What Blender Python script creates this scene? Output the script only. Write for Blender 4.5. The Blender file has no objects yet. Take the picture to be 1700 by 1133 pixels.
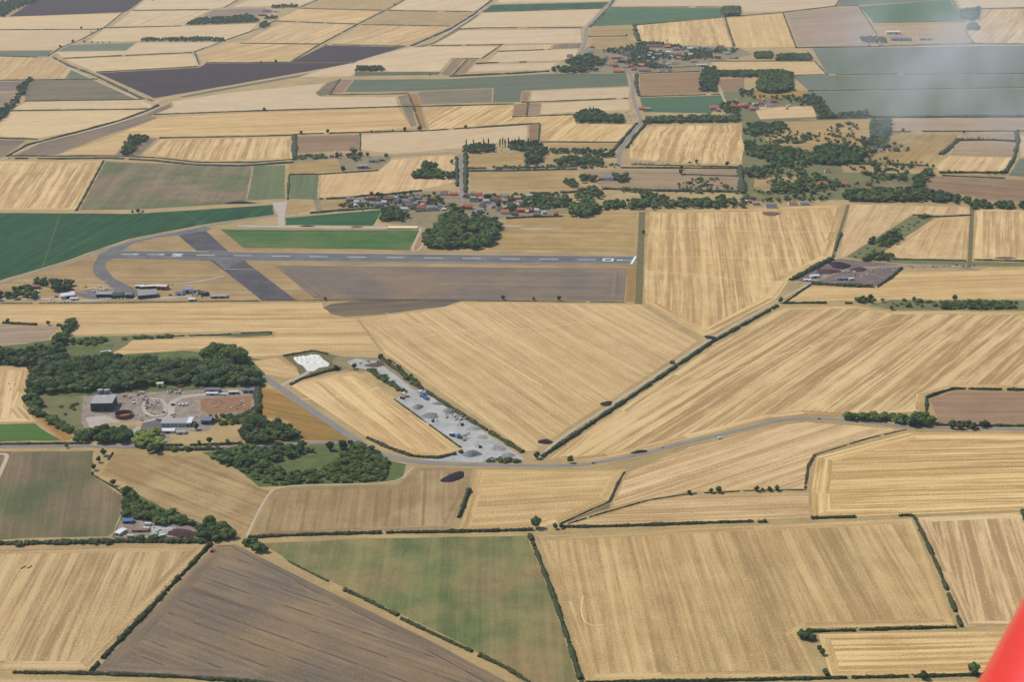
import bpy, math, random
import numpy as np
from mathutils import Vector
random.seed(7); rng = np.random.default_rng(7)
scene = bpy.context.scene; COL = scene.collection
R = math.radians

# ------------------------------------------------------------------ camera, light, air
F_PX, PITCH, CAM_H, LENS, SENSOR = 2540.0, R(19.2), 740.0, 33.3, 22.3
cam_d = bpy.data.cameras.new('camera'); cam = bpy.data.objects.new('camera', cam_d); COL.objects.link(cam)
cam_d.sensor_width = SENSOR; cam_d.lens = F_PX/1700*SENSOR
cam_d.clip_start = .1; cam_d.clip_end = 90000
cam.location = (0, 0, CAM_H); cam.rotation_euler = (R(90)-PITCH, 0, 0)
cam_d.dof.use_dof = True; cam_d.dof.focus_distance = 2500; cam_d.dof.aperture_fstop = 5.0
scene.camera = cam

SUN_EL, SUN_AZ = R(52), R(-62)          # azimuth clockwise from +Y: the sun stands beyond the fields, to the left
world = bpy.data.worlds.new("World"); scene.world = world; world.use_nodes = True
wn = world.node_tree.nodes; wl = world.node_tree.links
sky = wn.new('ShaderNodeTexSky'); sky.sky_type = 'NISHITA'; sky.sun_disc = False
sky.sun_elevation = SUN_EL; sky.sun_rotation = SUN_AZ % (2*math.pi); sky.altitude = 100
bg = [n for n in wn if n.type == 'BACKGROUND'][0]; bg.inputs[1].default_value = .13
wl.new(sky.outputs[0], bg.inputs[0])
sd = bpy.data.lights.new('sun', 'SUN'); sd.energy = 3.6; sd.angle = R(.53); sd.color = (1, .95, .87)
sun = bpy.data.objects.new('sun', sd); COL.objects.link(sun)
sdir = Vector((math.sin(SUN_AZ)*math.cos(SUN_EL), math.cos(SUN_AZ)*math.cos(SUN_EL), math.sin(SUN_EL)))
sun.rotation_euler = sdir.to_track_quat('Z', 'Y').to_euler(); sun.location = (0, 0, 1500)
vs = scene.view_settings; vs.view_transform = 'Standard'; vs.look = 'None'; vs.exposure = .64; vs.gamma = 1
HAZE = 1.9e-5

# ------------------------------------------------------------------ helpers
def P(x, y, z=0.0):
    """pixel of the 1700 px photograph -> the spot on level ground where it stands"""
    dx, dy, dz = (x-850), F_PX*math.cos(PITCH)+(566.5-y)*math.sin(PITCH), -F_PX*math.sin(PITCH)+(566.5-y)*math.cos(PITCH)
    t = (z-CAM_H)/dz
    return np.array((dx*t, dy*t, z))
def mpp(x, y):
    p = P(x, y); return math.sqrt(p[0]**2+p[1]**2+CAM_H**2)/F_PX
def pts(s):
    return [tuple(float(v) for v in q.split(',')) for q in s.split()]
def wp(s): return [P(*q)[:2] for q in (pts(s) if isinstance(s, str) else s)]

def lin(c): return tuple((v/255/12.92 if v/255 <= .04045 else ((v/255+.055)/1.055)**2.4) for v in c)
KALB = .60
def alb(c, k=KALB): return tuple(v*k for v in lin(c))+(1,)

class MB:
    def __init__(s): s.v = []; s.f = []; s.n = 0; s.uv = []
    def add(s, v, f):
        v = np.asarray(v, float); s.v.append(v); s.f += [tuple(int(i)+s.n for i in q) for q in f]; s.n += len(v)
    def box(s, c, size, rz=0, taper=1.0, tz=None):
        x, y, z = [k/2 for k in size]; t = taper
        v = np.array([(-x,-y,-z),(x,-y,-z),(x,y,-z),(-x,y,-z),(-x*t,-y*t,z),(x*t,-y*t,z),(x*t,y*t,z),(-x*t,y*t,z)])
        ca, sa = math.cos(rz), math.sin(rz); v = v @ np.array([[ca, sa, 0], [-sa, ca, 0], [0, 0, 1]]) + np.array(c)
        s.add(v, [(0,3,2,1),(4,5,6,7),(0,1,5,4),(1,2,6,5),(2,3,7,6),(3,0,4,7)]); return s
    def cyl(s, p0, p1, r0, r1=None, n=8, caps=True):
        r1 = r0 if r1 is None else r1
        a, b = Vector(p0), Vector(p1); d = (b-a).normalized()
        u = d.orthogonal().normalized(); w = d.cross(u); v = []
        for c, r in ((a, r0), (b, r1)):
            for i in range(n):
                t = 2*math.pi*i/n; q = c+u*(math.cos(t)*r)+w*(math.sin(t)*r); v.append(tuple(q))
        f = [(i, (i+1) % n, (i+1) % n+n, i+n) for i in range(n)]
        if caps: f += [tuple(range(n-1, -1, -1)), tuple(range(n, 2*n))]
        s.add(v, f); return s
    def lathe(s, prof, n=16, c=(0, 0, 0)):
        v = []; f = []
        for r, z in prof:
            for i in range(n):
                t = 2*math.pi*i/n; v.append((c[0]+r*math.cos(t), c[1]+r*math.sin(t), c[2]+z))
        for k in range(len(prof)-1):
            for i in range(n):
                f.append((k*n+i, k*n+(i+1) % n, (k+1)*n+(i+1) % n, (k+1)*n+i))
        s.add(v, f); return s
    def build(s, name, mat, parent=None, smooth=False, loc=None):
        V = np.concatenate(s.v) if s.v else np.zeros((0, 3))
        me = bpy.data.meshes.new(name); me.from_pydata(V.tolist(), [], s.f)
        if mat: me.materials.append(mat)
        if smooth: me.polygons.foreach_set('use_smooth', [True]*len(me.polygons))
        me.update()
        o = bpy.data.objects.new(name, me); COL.objects.link(o)
        if parent: o.parent = parent
        if loc is not None: o.location = loc
        return o
def tag(o, label=None, cat=None, group=None, kind=None):
    if label: o['label'] = label
    if cat: o['category'] = cat
    if group: o['group'] = group
    if kind: o['kind'] = kind
    return o
def empty(name, label, cat, loc=(0, 0, 0), rz=0, group=None):
    o = bpy.data.objects.new(name, None); COL.objects.link(o); o.location = loc; o.rotation_euler = (0, 0, rz)
    return tag(o, label, cat, group)
CH = {}
def kids(o):
    return [c for c in o.children]
def dup(o, parent=None, loc=None, rz=None, sc=None, label=None, group=None, name=None):
    c = o.copy(); COL.objects.link(c)
    if parent is not None: c.parent = parent
    if loc is not None: c.location = loc
    if rz is not None: c.rotation_euler = (0, 0, rz)
    if sc is not None: c.scale = sc
    if label: c['label'] = label
    if group: c['group'] = group
    for k in KID[o.name]: dup_child(k, c)
    return c
def dup_child(k, parent):
    d = k.copy(); COL.objects.link(d); d.parent = parent
    for g in KID.get(k.name, []): dup_child(g, d)
KID = {}
def remember(o):
    KID[o.name] = list(o.children)
    for c in o.children: remember(c)
    return o

# ------------------------------------------------------------------ materials
def nt_new(name, rough=.9, spec=.1):
    m = bpy.data.materials.new(name); m.use_nodes = True; nt = m.node_tree
    b = nt.nodes['Principled BSDF']; b.inputs['Roughness'].default_value = rough
    b.inputs['Specular IOR Level'].default_value = spec
    return m, nt, b
def math_n(nt, op, a, b=None, c=None, clamp=False):
    n = nt.nodes.new('ShaderNodeMath'); n.operation = op; n.use_clamp = clamp
    for i, v in enumerate((a, b, c)):
        if v is None: continue
        if isinstance(v, (int, float)): n.inputs[i].default_value = v
        else: nt.links.new(v, n.inputs[i])
    return n.outputs[0]
def comb(nt, x, y, z):
    n = nt.nodes.new('ShaderNodeCombineXYZ')
    for i, v in enumerate((x, y, z)):
        if isinstance(v, (int, float)): n.inputs[i].default_value = v
        else: nt.links.new(v, n.inputs[i])
    return n.outputs[0]
def noise(nt, vec, scale=1.0, detail=2.0, rough=.5):
    n = nt.nodes.new('ShaderNodeTexNoise'); nt.links.new(vec, n.inputs['Vector'])
    n.inputs['Scale'].default_value = scale; n.inputs['Detail'].default_value = detail; n.inputs['Roughness'].default_value = rough
    return n.outputs['Fac']
def mixc(nt, fac, a, b):
    n = nt.nodes.new('ShaderNodeMix'); n.data_type = 'RGBA'
    if isinstance(fac, (int, float)): n.inputs[0].default_value = fac
    else: nt.links.new(fac, n.inputs[0])
    for i, v in ((6, a), (7, b)):
        if isinstance(v, tuple): n.inputs[i].default_value = v
        else: nt.links.new(v, n.inputs[i])
    return n.outputs[2]
def ramp01(nt, v, lo, hi):
    n = nt.nodes.new('ShaderNodeMapRange'); n.clamp = True; nt.links.new(v, n.inputs[0])
    n.inputs[1].default_value = lo; n.inputs[2].default_value = hi; return n.outputs[0]

def field_mat(name, dark, light, tint, stripe=1.0, w=14.0, fine=1.0, mott=.5, seed=0.0, warp=0.0, tram=0.0, tramc=None):
    m, nt, b = nt_new(name, .95, .05)
    uv = nt.nodes.new('ShaderNodeUVMap'); sep = nt.nodes.new('ShaderNodeSeparateXYZ'); nt.links.new(uv.outputs[0], sep.inputs[0])
    geo = nt.nodes.new('ShaderNodeNewGeometry')
    u, v = sep.outputs[0], sep.outputs[1]
    # rows wander a little, as a tractor does
    wv = noise(nt, comb(nt, math_n(nt, 'MULTIPLY', u, 1/900), math_n(nt, 'MULTIPLY', v, 1/170), seed+9), 1, 1)
    u = math_n(nt, 'MULTIPLY_ADD', math_n(nt, 'SUBTRACT', wv, .5), 4.0+warp, u)
    A = noise(nt, comb(nt, math_n(nt, 'MULTIPLY', u, 1/w), math_n(nt, 'MULTIPLY', v, 1/1400), seed), 1, 1.5, .6)
    B = noise(nt, comb(nt, math_n(nt, 'MULTIPLY', u, 1/3.6), math_n(nt, 'MULTIPLY', v, 1/260), seed+3), 1, 1.0)
    A2 = noise(nt, comb(nt, math_n(nt, 'MULTIPLY', u, 1/(w*4)), math_n(nt, 'MULTIPLY', v, 1/700), seed+5), 1, 1.0)
    pos = geo.outputs['Position']
    C = noise(nt, pos, 1/130, 4, .6); D = noise(nt, pos, 1/2.2, 2, .6); E = noise(nt, pos, 1/38, 3, .65)
    A = ramp01(nt, A, .36, .64); D = ramp01(nt, D, .25, .75); B = ramp01(nt, B, .22, .78); E = ramp01(nt, E, .2, .8)
    G = noise(nt, comb(nt, math_n(nt, 'MULTIPLY', u, 1/7.5), math_n(nt, 'MULTIPLY', v, 1/90), seed+13), 1, 3, .7); G = ramp01(nt, G, .25, .75)
    s = math_n(nt, 'MULTIPLY', math_n(nt, 'SUBTRACT', A, .5), .46*stripe)
    s = math_n(nt, 'ADD', s, math_n(nt, 'MULTIPLY', math_n(nt, 'SUBTRACT', B, .5), .95*fine*stripe))
    s = math_n(nt, 'ADD', s, math_n(nt, 'MULTIPLY', math_n(nt, 'SUBTRACT', G, .5), .75*stripe))
    s = math_n(nt, 'ADD', s, math_n(nt, 'MULTIPLY', math_n(nt, 'SUBTRACT', A2, .5), .8*stripe))
    s = math_n(nt, 'ADD', s, math_n(nt, 'MULTIPLY', math_n(nt, 'SUBTRACT', E, .5), 1.0*mott))
    s = math_n(nt, 'ADD', s, math_n(nt, 'MULTIPLY', math_n(nt, 'SUBTRACT', D, .5), .85))
    rg = math_n(nt, 'MULTIPLY', math_n(nt, 'PINGPONG', math_n(nt, 'ADD', u, 900.0), w*.55), 1/(w*.55))
    rg = math_n(nt, 'MULTIPLY', math_n(nt, 'SUBTRACT', rg, .5), math_n(nt, 'MULTIPLY', ramp01(nt, A2, .3, .75), .55*stripe))
    s = math_n(nt, 'ADD', s, rg)
    s = math_n(nt, 'ADD', s, .5, clamp=True)
    col = mixc(nt, s, dark, light)
    tf = math_n(nt, 'MULTIPLY', ramp01(nt, C, .42, .62), min(.9, .8*mott+.12))
    col = mixc(nt, tf, col, mixc(nt, s, tuple(q*.82 for q in tint[:3])+(1,), tuple(q*1.18 for q in tint[:3])+(1,)))
    if stripe >= .5:      # scraps of bright straw left on the stubble
        sp_ = ramp01(nt, noise(nt, pos, 1/3.1, 1), .68, .74)
        col = mixc(nt, math_n(nt, 'MULTIPLY', sp_, .45), col, tuple(q*1.45 for q in light[:3])+(1,))
    if tram:
        t = math_n(nt, 'PINGPONG', math_n(nt, 'ADD', u, 500.0), tram/2)
        t = math_n(nt, 'LESS_THAN', t, 1.1)
        t = math_n(nt, 'MULTIPLY', t, math_n(nt, 'MULTIPLY', ramp01(nt, E, .35, .55), .75))
        col = mixc(nt, t, col, tramc)
    nt.links.new(col, b.inputs['Base Color'])
    return m
def plain_mat(name, c, var=.25, scale=.5, rough=.85, spec=.2, c2=None, metal=0.0, k=KALB, obj=False):
    m, nt, b = nt_new(name, rough, spec)
    tc = nt.nodes.new('ShaderNodeTexCoord'); a = alb(c, k)
    c2 = alb(c2, k) if c2 else tuple(v*(1-var) for v in a[:3])+(1,)
    n1 = noise(nt, tc.outputs['Object'], scale, 4, .65)
    col = mixc(nt, ramp01(nt, n1, .35, .65), c2, a)
    nt.links.new(col, b.inputs['Base Color']); b.inputs['Metallic'].default_value = metal
    return m
def leaf_mat(name, c1, c2, c3):
    m, nt, b = nt_new(name, .75, .15)
    tc = nt.nodes.new('ShaderNodeTexCoord'); oi = nt.nodes.new('ShaderNodeObjectInfo'); geo = nt.nodes.new('ShaderNodeNewGeometry')
    n1 = noise(nt, geo.outputs['Position'], .35, 3, .6)
    n2 = noise(nt, geo.outputs['Position'], .11, 2, .6)
    col = mixc(nt, ramp01(nt, n1, .36, .64), c1, c2)
    t = math_n(nt, 'MULTIPLY', math_n(nt, 'ADD', math_n(nt, 'MULTIPLY', oi.outputs['Random'], .55), ramp01(nt, n2, .35, .7)), .6, clamp=True)
    col = mixc(nt, t, col, c3)
    nt.links.new(col, b.inputs['Base Color'])
    tr = nt.nodes.new('ShaderNodeBsdfTranslucent'); mx = nt.nodes.new('ShaderNodeMixShader'); mx.inputs[0].default_value = .3
    nt.links.new(col, tr.inputs['Color']); out = [n for n in nt.nodes if n.type == 'OUTPUT_MATERIAL'][0]
    nt.links.new(b.outputs[0], mx.inputs[1]); nt.links.new(tr.outputs[0], mx.inputs[2]); nt.links.new(mx.outputs[0], out.inputs['Surface'])
    return m
K = KALB
# crops: dark row, light row, patch tint  (colours of the ground cover itself)
TYPES = {
 'S':  ((166,133,86), (217,186,132), (189,154,103)),      # golden stubble
 'SP': ((178,152,112), (212,186,144), (190,162,120)),    # pale stubble
 'SB': ((150,123,82), (198,169,119), (164,133,88)),      # browner, cultivated stubble
 'T':  ((148,122,78), (178,150,100), (152,124,80)),      # dry grass
 'TM': ((136,114,88), (166,142,112), (142,120,94)),      # dry mauve pasture
 'O':  ((140,106,58), (166,128,72), (128,112,60)),       # burnt orange grass
 'D':  ((104,90,76), (132,116,98), (142,116,82)),        # worked soil
 'DK': ((58,46,46), (76,62,58), (68,55,50)),             # dark soil
 'G':  ((88,98,54), (120,122,70), (146,122,80)),        # grazed green
 'GD': ((28,58,34), (56,90,50), (42,76,38)),             # dark green crop
 'GB': ((56,90,42), (82,114,56), (98,108,60)),           # bright green
 'GG': ((92,100,80), (112,116,92), (104,108,80)),           # grey green
 'GM': ((110,96,72), (140,119,90), (92,100,62)),         # mottled green brown
 'GL': ((90,100,64), (110,118,76), (112,108,74)),
 'GH': ((66,92,62), (84,108,74), (78,98,66)),
 'P':  ((102,89,74), (130,115,95), (148,122,86)),
 'BR': ((126,100,74), (150,122,92), (134,106,76)),
}
FIELD_N = [0]
def field(ty, poly, d=None, stripe=1.0, w=14.0, fine=1.0, mott=.45, hw=0, z=None, warp=0, tram=0, name='field', k=1.0, label=None):
    i = FIELD_N[0]; FIELD_N[0] += 1
    p = [np.array(q) for q in wp(poly)]
    area = sum(p[a][0]*p[(a+1) % len(p)][1]-p[(a+1) % len(p)][0]*p[a][1] for a in range(len(p)))/2
    if area < 0: p = p[::-1]
    if d is None: dr = p[1]-p[0]
    else:
        q = pts(d) if isinstance(d, str) else d
        dr = P(*q[1])[:2]-P(*q[0])[:2]
    dr = dr/np.linalg.norm(dr); nr = np.array((-dr[1], dr[0]))
    c0 = sum(p)/len(p)
    zz = (.12+.002*(i % 20)) if z is None else z
    V = []; Fc = []; UV = []
    def uvi(q): return (float((q-c0) @ nr), float((q-c0) @ dr))
    inner = None
    n = len(p)
    if hw:
        off = []; ok = True
        for a in range(n):
            e0 = p[a]-p[a-1]; e1 = p[(a+1) % n]-p[a]
            l0, l1 = np.linalg.norm(e0), np.linalg.norm(e1); e0 = e0/l0; e1 = e1/l1
            n0 = np.array((-e0[1], e0[0])); n1 = np.array((-e1[1], e1[0]))
            bi = n0+n1; bi = bi/(np.linalg.norm(bi)+1e-9); s = hw/max(.3, float(bi @ n0)); off.append(p[a]+bi*s)
        for a in range(n):
            if (off[(a+1) % n]-off[a]) @ (p[(a+1) % n]-p[a]) <= 0: ok = False
        if ok: inner = off
    if inner is None and n > 2:
        pp = []
        for a in range(n):
            q0, q1 = p[a], p[(a+1) % n]; Lk = np.linalg.norm(q1-q0); e = (q1-q0)/Lk; k_ = max(1, int(Lk/18)); m_ = np.array((-e[1], e[0]))
            pp += [q0+e*Lk*j/k_+(m_*rng.uniform(-.3, 1.9) if j else 0) for j in range(k_)]
        p = pp; n = len(p)
    V += [(q[0]-c0[0], q[1]-c0[1], 0) for q in p]
    if inner is None:
        Fc.append(tuple(range(n))); UV += [uvi(q) for q in p]
    else:
        V += [(q[0]-c0[0], q[1]-c0[1], 0) for q in inner]
        for a in range(n):
            b = (a+1) % n; Lk = np.linalg.norm(p[b]-p[a])
            Fc.append((a, b, n+b, n+a)); o = 531.7*(a+1)
            t0 = float((inner[a]-p[a]) @ (p[b]-p[a])/Lk); t1 = float((inner[b]-p[a]) @ (p[b]-p[a])/Lk)
            UV += [(o, 0), (o, Lk), (o+hw, t1), (o+hw, t0)]
        Fc.append(tuple(range(n, 2*n))); UV += [uvi(q) for q in inner]
    me = bpy.data.meshes.new(name); me.from_pydata(V, [], Fc)
    ul = me.uv_layers.new(name='UVMap'); ul.data.foreach_set('uv', np.array(UV).ravel())
    dk, lt, ti = TYPES[ty]; kk = K*k*random.uniform(.95, 1.05); hs = random.uniform(-5, 5)
    dk, lt, ti = [(c_[0]-hs*.2, c_[1], c_[2]+hs) for c_ in (dk, lt, ti)]
    me.materials.append(field_mat('ground_'+ty, alb(dk, kk), alb(lt, kk), alb(ti, kk), stripe, w, fine, mott, i*7.31, warp, tram, alb([v*.82 for v in dk], kk)))
    o = bpy.data.objects.new(name, me); COL.objects.link(o); o.location = (c0[0], c0[1], zz); o['kind'] = 'structure'
    return o
def ribbon(name, line, width, mat, z=.3, kind='structure', w1=None):
    p = [P(*q)[:2] for q in pts(line)] if isinstance(line, str) else line
    p = smooth_line(p); n = len(p); V = []; Fc = []; UV = []; L = 0
    for i in range(n):
        a = p[max(0, i-1)]; b = p[min(n-1, i+1)]; d = (b-a)/np.linalg.norm(b-a); m = np.array((-d[1], d[0]))
        if i: L += np.linalg.norm(p[i]-p[i-1])
        ww = width if w1 is None else width+(w1-width)*i/(n-1)
        for s in (1, -1): V.append((*(p[i]+m*s*ww/2), z))
        UV.append(L)
    for i in range(n-1): Fc.append((2*i+1, 2*i+3, 2*i+2, 2*i))
    o = bpy.data.meshes.new(name); o.from_pydata(V, [], Fc); o.materials.append(mat)
    ob = bpy.data.objects.new(name, o); COL.objects.link(ob)
    if kind: ob['kind'] = kind
    return ob
def smooth_line(p, it=2):
    p = [np.array(q, float) for q in p]
    for _ in range(it):
        if len(p) < 3: return p
        q = [p[0]]
        for a, b in zip(p[:-1], p[1:]):
            q += [a*.8+b*.2, a*.2+b*.8]
        q.append(p[-1]); p = q
    return p
def area(name, poly, mat, z=.06, kind='structure'):
    p = wp(poly); c0 = sum(p)/len(p)
    if sum(p[a][0]*p[(a+1) % len(p)][1]-p[(a+1) % len(p)][0]*p[a][1] for a in range(len(p))) < 0: p = p[::-1]
    me = bpy.data.meshes.new(name); me.from_pydata([(q[0]-c0[0], q[1]-c0[1], 0) for q in p], [], [tuple(range(len(p)))]); me.materials.append(mat)
    o = bpy.data.objects.new(name, me); COL.objects.link(o); o.location = (c0[0], c0[1], z)
    if kind: o['kind'] = kind
    return o
def surf_mat(name, c, c2, s1=1/30, s2=1/3, k=KALB):
    m, nt, b = nt_new(name, .93, .08); geo = nt.nodes.new('ShaderNodeNewGeometry'); pos = geo.outputs['Position']
    n1 = noise(nt, pos, s1, 4, .65); n2 = noise(nt, pos, s2, 3, .7)
    f = math_n(nt, 'MULTIPLY_ADD', ramp01(nt, n1, .35, .65), .6, math_n(nt, 'MULTIPLY', ramp01(nt, n2, .35, .65), .4))
    nt.links.new(mixc(nt, f, alb(c, k), alb(c2, k)), b.inputs['Base Color']); return m
M = {}
M['earth'] = surf_mat('dry_verge', (146,124,82), (182,156,106), 1/60, 1/4)
M['asphalt'] = surf_mat('asphalt', (90,88,86), (120,116,111), 1/35, 1/6)
M['asphalt_dark'] = surf_mat('old_dark_asphalt', (66,62,64), (98,92,90), 1/28, 1/5)
M['road'] = surf_mat('road_asphalt', (124,118,112), (142,134,124), 1/40, 1/3)
M['track'] = surf_mat('dirt_track', (168,152,126), (190,172,140), 1/40, 1/3)
M['concrete'] = surf_mat('concrete', (158,148,134), (186,174,156), 1/25, 1/3)
M['gravel'] = surf_mat('gravel_yard', (146,144,138), (182,180,172), 1/28, 1/4)
M['yard'] = surf_mat('mixed_yard', (112,98,86), (166,150,132), 1/12, 1/3)
M['spoil'] = surf_mat('orange_spoil', (110,86,68), (166,122,84), 1/9, 1/3)
M['chalk'] = surf_mat('white_chalk', (196,192,180), (226,222,212), 1/12, 1/3)
M['scrub'] = surf_mat('scrub_grass', (62,80,40), (112,116,66), 1/14, 1/3)
M['olive'] = surf_mat('olive_grass', (96,98,60), (124,118,76), 1/22, 1/3)
M['lawn'] = surf_mat('village_ground', (118,108,76), (150,132,96), 1/18, 1/3)
M['scrapfloor'] = surf_mat('scrap_ground', (92,78,74), (134,116,102), 1/18, 1/3)
M['burnt'] = surf_mat('dark_spoil', (62,50,48), (92,74,66), 1/12, 1/2)
M['paint'] = plain_mat('road_paint', (225,225,215), .15, .6, .7)
M['ditch'] = surf_mat('ditch_grass', (92,88,58), (122,108,70), 1/12, 1/3)
M['leaf'] = leaf_mat('foliage', alb((52,80,32), .74), alb((96,118,50), .74), alb((106,112,52), .74))
M['leaf_dark'] = leaf_mat('dark_foliage', alb((36,62,28), .70), alb((66,94,40), .70), alb((78,92,42), .70))
M['leaf_pale'] = leaf_mat('silvery_foliage', alb((78,100,60), .70), alb((112,130,82), .70), alb((92,112,64), .70))
M['leaf_lime'] = leaf_mat('yellow_green_foliage', alb((110,126,48), .7), alb((156,164,68), .7), alb((140,150,64), .7))
M['leaf_copper'] = leaf_mat('copper_foliage', alb((58,46,48), .42), alb((82,62,58), .42), alb((66,54,50), .42))
M['hedge'] = leaf_mat('hedge_foliage', alb((44,62,34), .6), alb((76,92,48), .6), alb((84,86,50), .6))
M['ditch_leaf'] = leaf_mat('rank_ditch_growth', alb((78,72,46), .5), alb((108,96,60), .5), alb((84,82,50), .5))
M['bark'] = plain_mat('bark', (92,78,62), .3, 2)

# ------------------------------------------------------------------ the ground
g = MB(); S_ = 45000
gs = 12
xs = np.linspace(-S_, S_, gs); ys = np.linspace(-4000, S_*1.6, gs)
g.add([(x, y, 0) for y in ys for x in xs], [(j*gs+i, j*gs+i+1, (j+1)*gs+i+1, (j+1)*gs+i) for j in range(gs-1) for i in range(gs-1)])
tag(g.build('ground', M['earth']), kind='structure')
FAR = dict(hw=0)
V_ = '40,340 60,280'
def FF(rows):
    for r in rows:
        ty, poly = r[0], r[1]; kw = dict(r[2]) if len(r) > 2 else {}
        field(ty, poly, **kw)
#---- far left
FF([
 ('DK', '13,28 71,-8 248,-8 212,18 204,20', dict(stripe=.5, d='13,28 204,20')),
 ('SP', '-60,29.5 203,21.5 168,48 -60,49', dict(d='0,40 200,38', stripe=.5)),
 ('SP', '-60,50.5 162,49.5 130,67 88,82.5 -60,84', dict(d='0,60 150,58', k=.93, stripe=.6)),
 ('GG', '-60,85 88,83.5 78,93.5 60,93.5 -60,91.5', {}),
 ('S', '-60,93 0,94 84,96.5 118,114 107,130.5 -60,133', dict(d='60,132 92,98', w=22, stripe=.8, k=.95)),
 ('GG', '119,115 158,130.5 108,130.5', {}),
 ('D', '-60,135 51,135 38,151 -60,152.5', dict(d='0,150 40,149')),
 ('D', '-60,154 30,153.5 34,166 12,182 -60,182', dict(d='0,170 30,169', k=1.25)),
 ('GM', '56,133 161,132.5 230,164 42,167 40,153', dict(d='60,150 180,148', k=.92)),
 ('SP', '46,169 236,166 254,177 243,180.5 16,182.5', dict(d='50,175 200,173', hw=14)),
 ('SP', '18,185.5 240,182.5 196,199 128,218 62,229.5 0,227 -12,216', dict(d='30,200 180,196', hw=18, stripe=.7)),
 ('D', '-60,231 44,233 4,261 -60,261', dict(d='0,250 40,248')),
 ('T', '46,233 61,233 16,257 6,261', {}),
 ('GG', '113,74.5 226,70.5 209,83.5 92,85', dict(k=1.1)),
 ('SP', '91,86 209,84.5 228,71 372,69.5 320,85.5 104,95.5', dict(d='110,90 300,86', stripe=.5)),
 ('SP', '173,47.5 428,39 412,53 376,65 146,69', dict(d='180,60 380,55', stripe=.6)),
 ('SP', '108,98.5 318,89.5 328,109 157,118.5', dict(d='120,104 310,98', hw=22, stripe=.8)),
 ('S', '325,88 376,71 525,75 481,102 338,104.5', dict(d='340,104 470,76', w=18, stripe=.9, k=.97)),
 ('DK', '162,121 330,112 342,105 480,104 590,104 506,119 400,138 256,163', dict(d='200,130 500,108', stripe=.6)),
 ('DK', '484,102.5 540,75 670,78 590,102.5', dict(d='484,102 540,75', stripe=.4, k=1.1)),
 ('SP', '187,44 218,18.5 346,17 303,42.5', dict(d='200,42 260,20', w=16)),
 ('SP', '222,15.5 250,-8 408,-8 373,11 350,14', dict(d='230,10 380,5')),
 ('D', '336,27 354,16 440,13 455,20 425,27', dict(k=1.2)),
 ('SP', '386,11 428,-8 540,-8 500,8.5 470,9.5', dict(d='400,5 500,2')),
 ('T', '508,11.5 552,-8 684,-8 637,15.5', dict(d='508,11 552,-8', stripe=.5, k=1.05)),
 ('S', '460,32.5 496,14.5 629,18.5 592,38.5', dict(d='470,32 570,17', w=16)),
 ('S', '405,70.5 463,37 588,41 531,71.5', dict(d='420,70 500,40', w=16)),
 ('S', '543,71.5 600,42.5 745,44.5 681,74.5', dict(d='560,71 650,44', w=16, stripe=1.2)),
 ('T', '606,38.5 645,19.5 782,21.5 748,41.5', dict(d='620,38 700,20', k=1.08)),
 ('SP', '648,15.5 686,-8 832,-8 787,17.5', dict(d='660,14 750,-4', w=16)),
 ('GD', '801,18.5 817,7.5 1011,3 1001,12.5', dict(k=1.1)),
 ('SP', '821,5.5 838,-8 1026,-8 1013,1', dict(d='830,2 1000,-2')),
 ('SP', '764,46 782,35 801,21 997,15 972,43 800,45', dict(d='780,44 960,36', stripe=.5, hw=18)),
 ('SP', '719,74 762,50.5 963,48 965,70 831,72.5', dict(d='740,70 950,60', stripe=.6, hw=18)),
 ('SP', '496,127.5 592,99 684,78 828,76.5 799,96 749,97 730,118.5 590,118.5 583,126.5', dict(d='520,122 720,96', stripe=.6, k=1.04)),
 ('GL', '590,119.5 733,119 728,124 588,126', dict(k=.8)),
 ('BR', '732,123 752,99 770,99 747,126', {}),
 ('BR', '752,125 773,99 792,99 773,121', {}),
 ('SP', '808,103 827,86.5 960,81 956,94 930,100.5', dict(d='820,98 950,88', stripe=.6)),
 ('SP', '827,84.5 835,75.5 916,73.5 913,81.5', dict(stripe=.6)),
 ('D', '916,81 922,73 966,71.5 963,79.5', dict(k=1.2)),
 ('SP', '776,119.5 788,107.5 925,103.5 912,115', dict(d='790,115 910,108', stripe=.6)),
 ('GG', '572,152.5 588,132 745,131 912,122 1040,121.5 1044,142.5 882,149.5 866,151 864,169 818,170 819,146 692,151', dict(d='600,150 760,140', k=.9)),
 ('GM', '694,152.5 818,147 816,169.5 698,173.5', dict(d='700,160 810,157', k=1.12)),
 ('GM', '524,154 543,137.5 564,131 547,157 530,160', dict(k=.95)),
 ('BR', '549,156 566,132 586,132 570,153', {}),
 ('GM', '660,160 678,157 692,208 682,211', dict(k=1.05)),
 ('O', '680,156 694,156 708,212 698,213', dict(k=.95)),
 ('SP', '286,168.5 370,155 540,138 523,155 532,160.5 657,161 661,175.5 400,183.5 257,189.5 289,177', dict(d='300,180 640,170', stripe=.4, hw=0)),
 ('S', '192,224 262,196 400,187 655,179 660,178 684,212 596,218.5 493,221.5 262,227.5 215,226', dict(d='260,215 640,200', w=26, stripe=.8, tram=60, k=.97)),
 ('D', '20,260 70,237 170,212 240,191 262,180 284,170 286,178 250,192 262,195.5 150,235 93,257', dict(d='60,245 240,195', k=1.05)),
 ('S', '96,257 192,225 219,226 190,257', dict(d='110,252 200,250', tram=50, stripe=.6)),
 ('D', '192,257.5 214,229.5 262,230 233,258', dict(k=1.1)),
 ('S', '237,258.5 267,231 486,226.5 486,264.5 330,269', dict(d='300,266 318,232', w=20, stripe=1.25, hw=14)),
])
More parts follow.
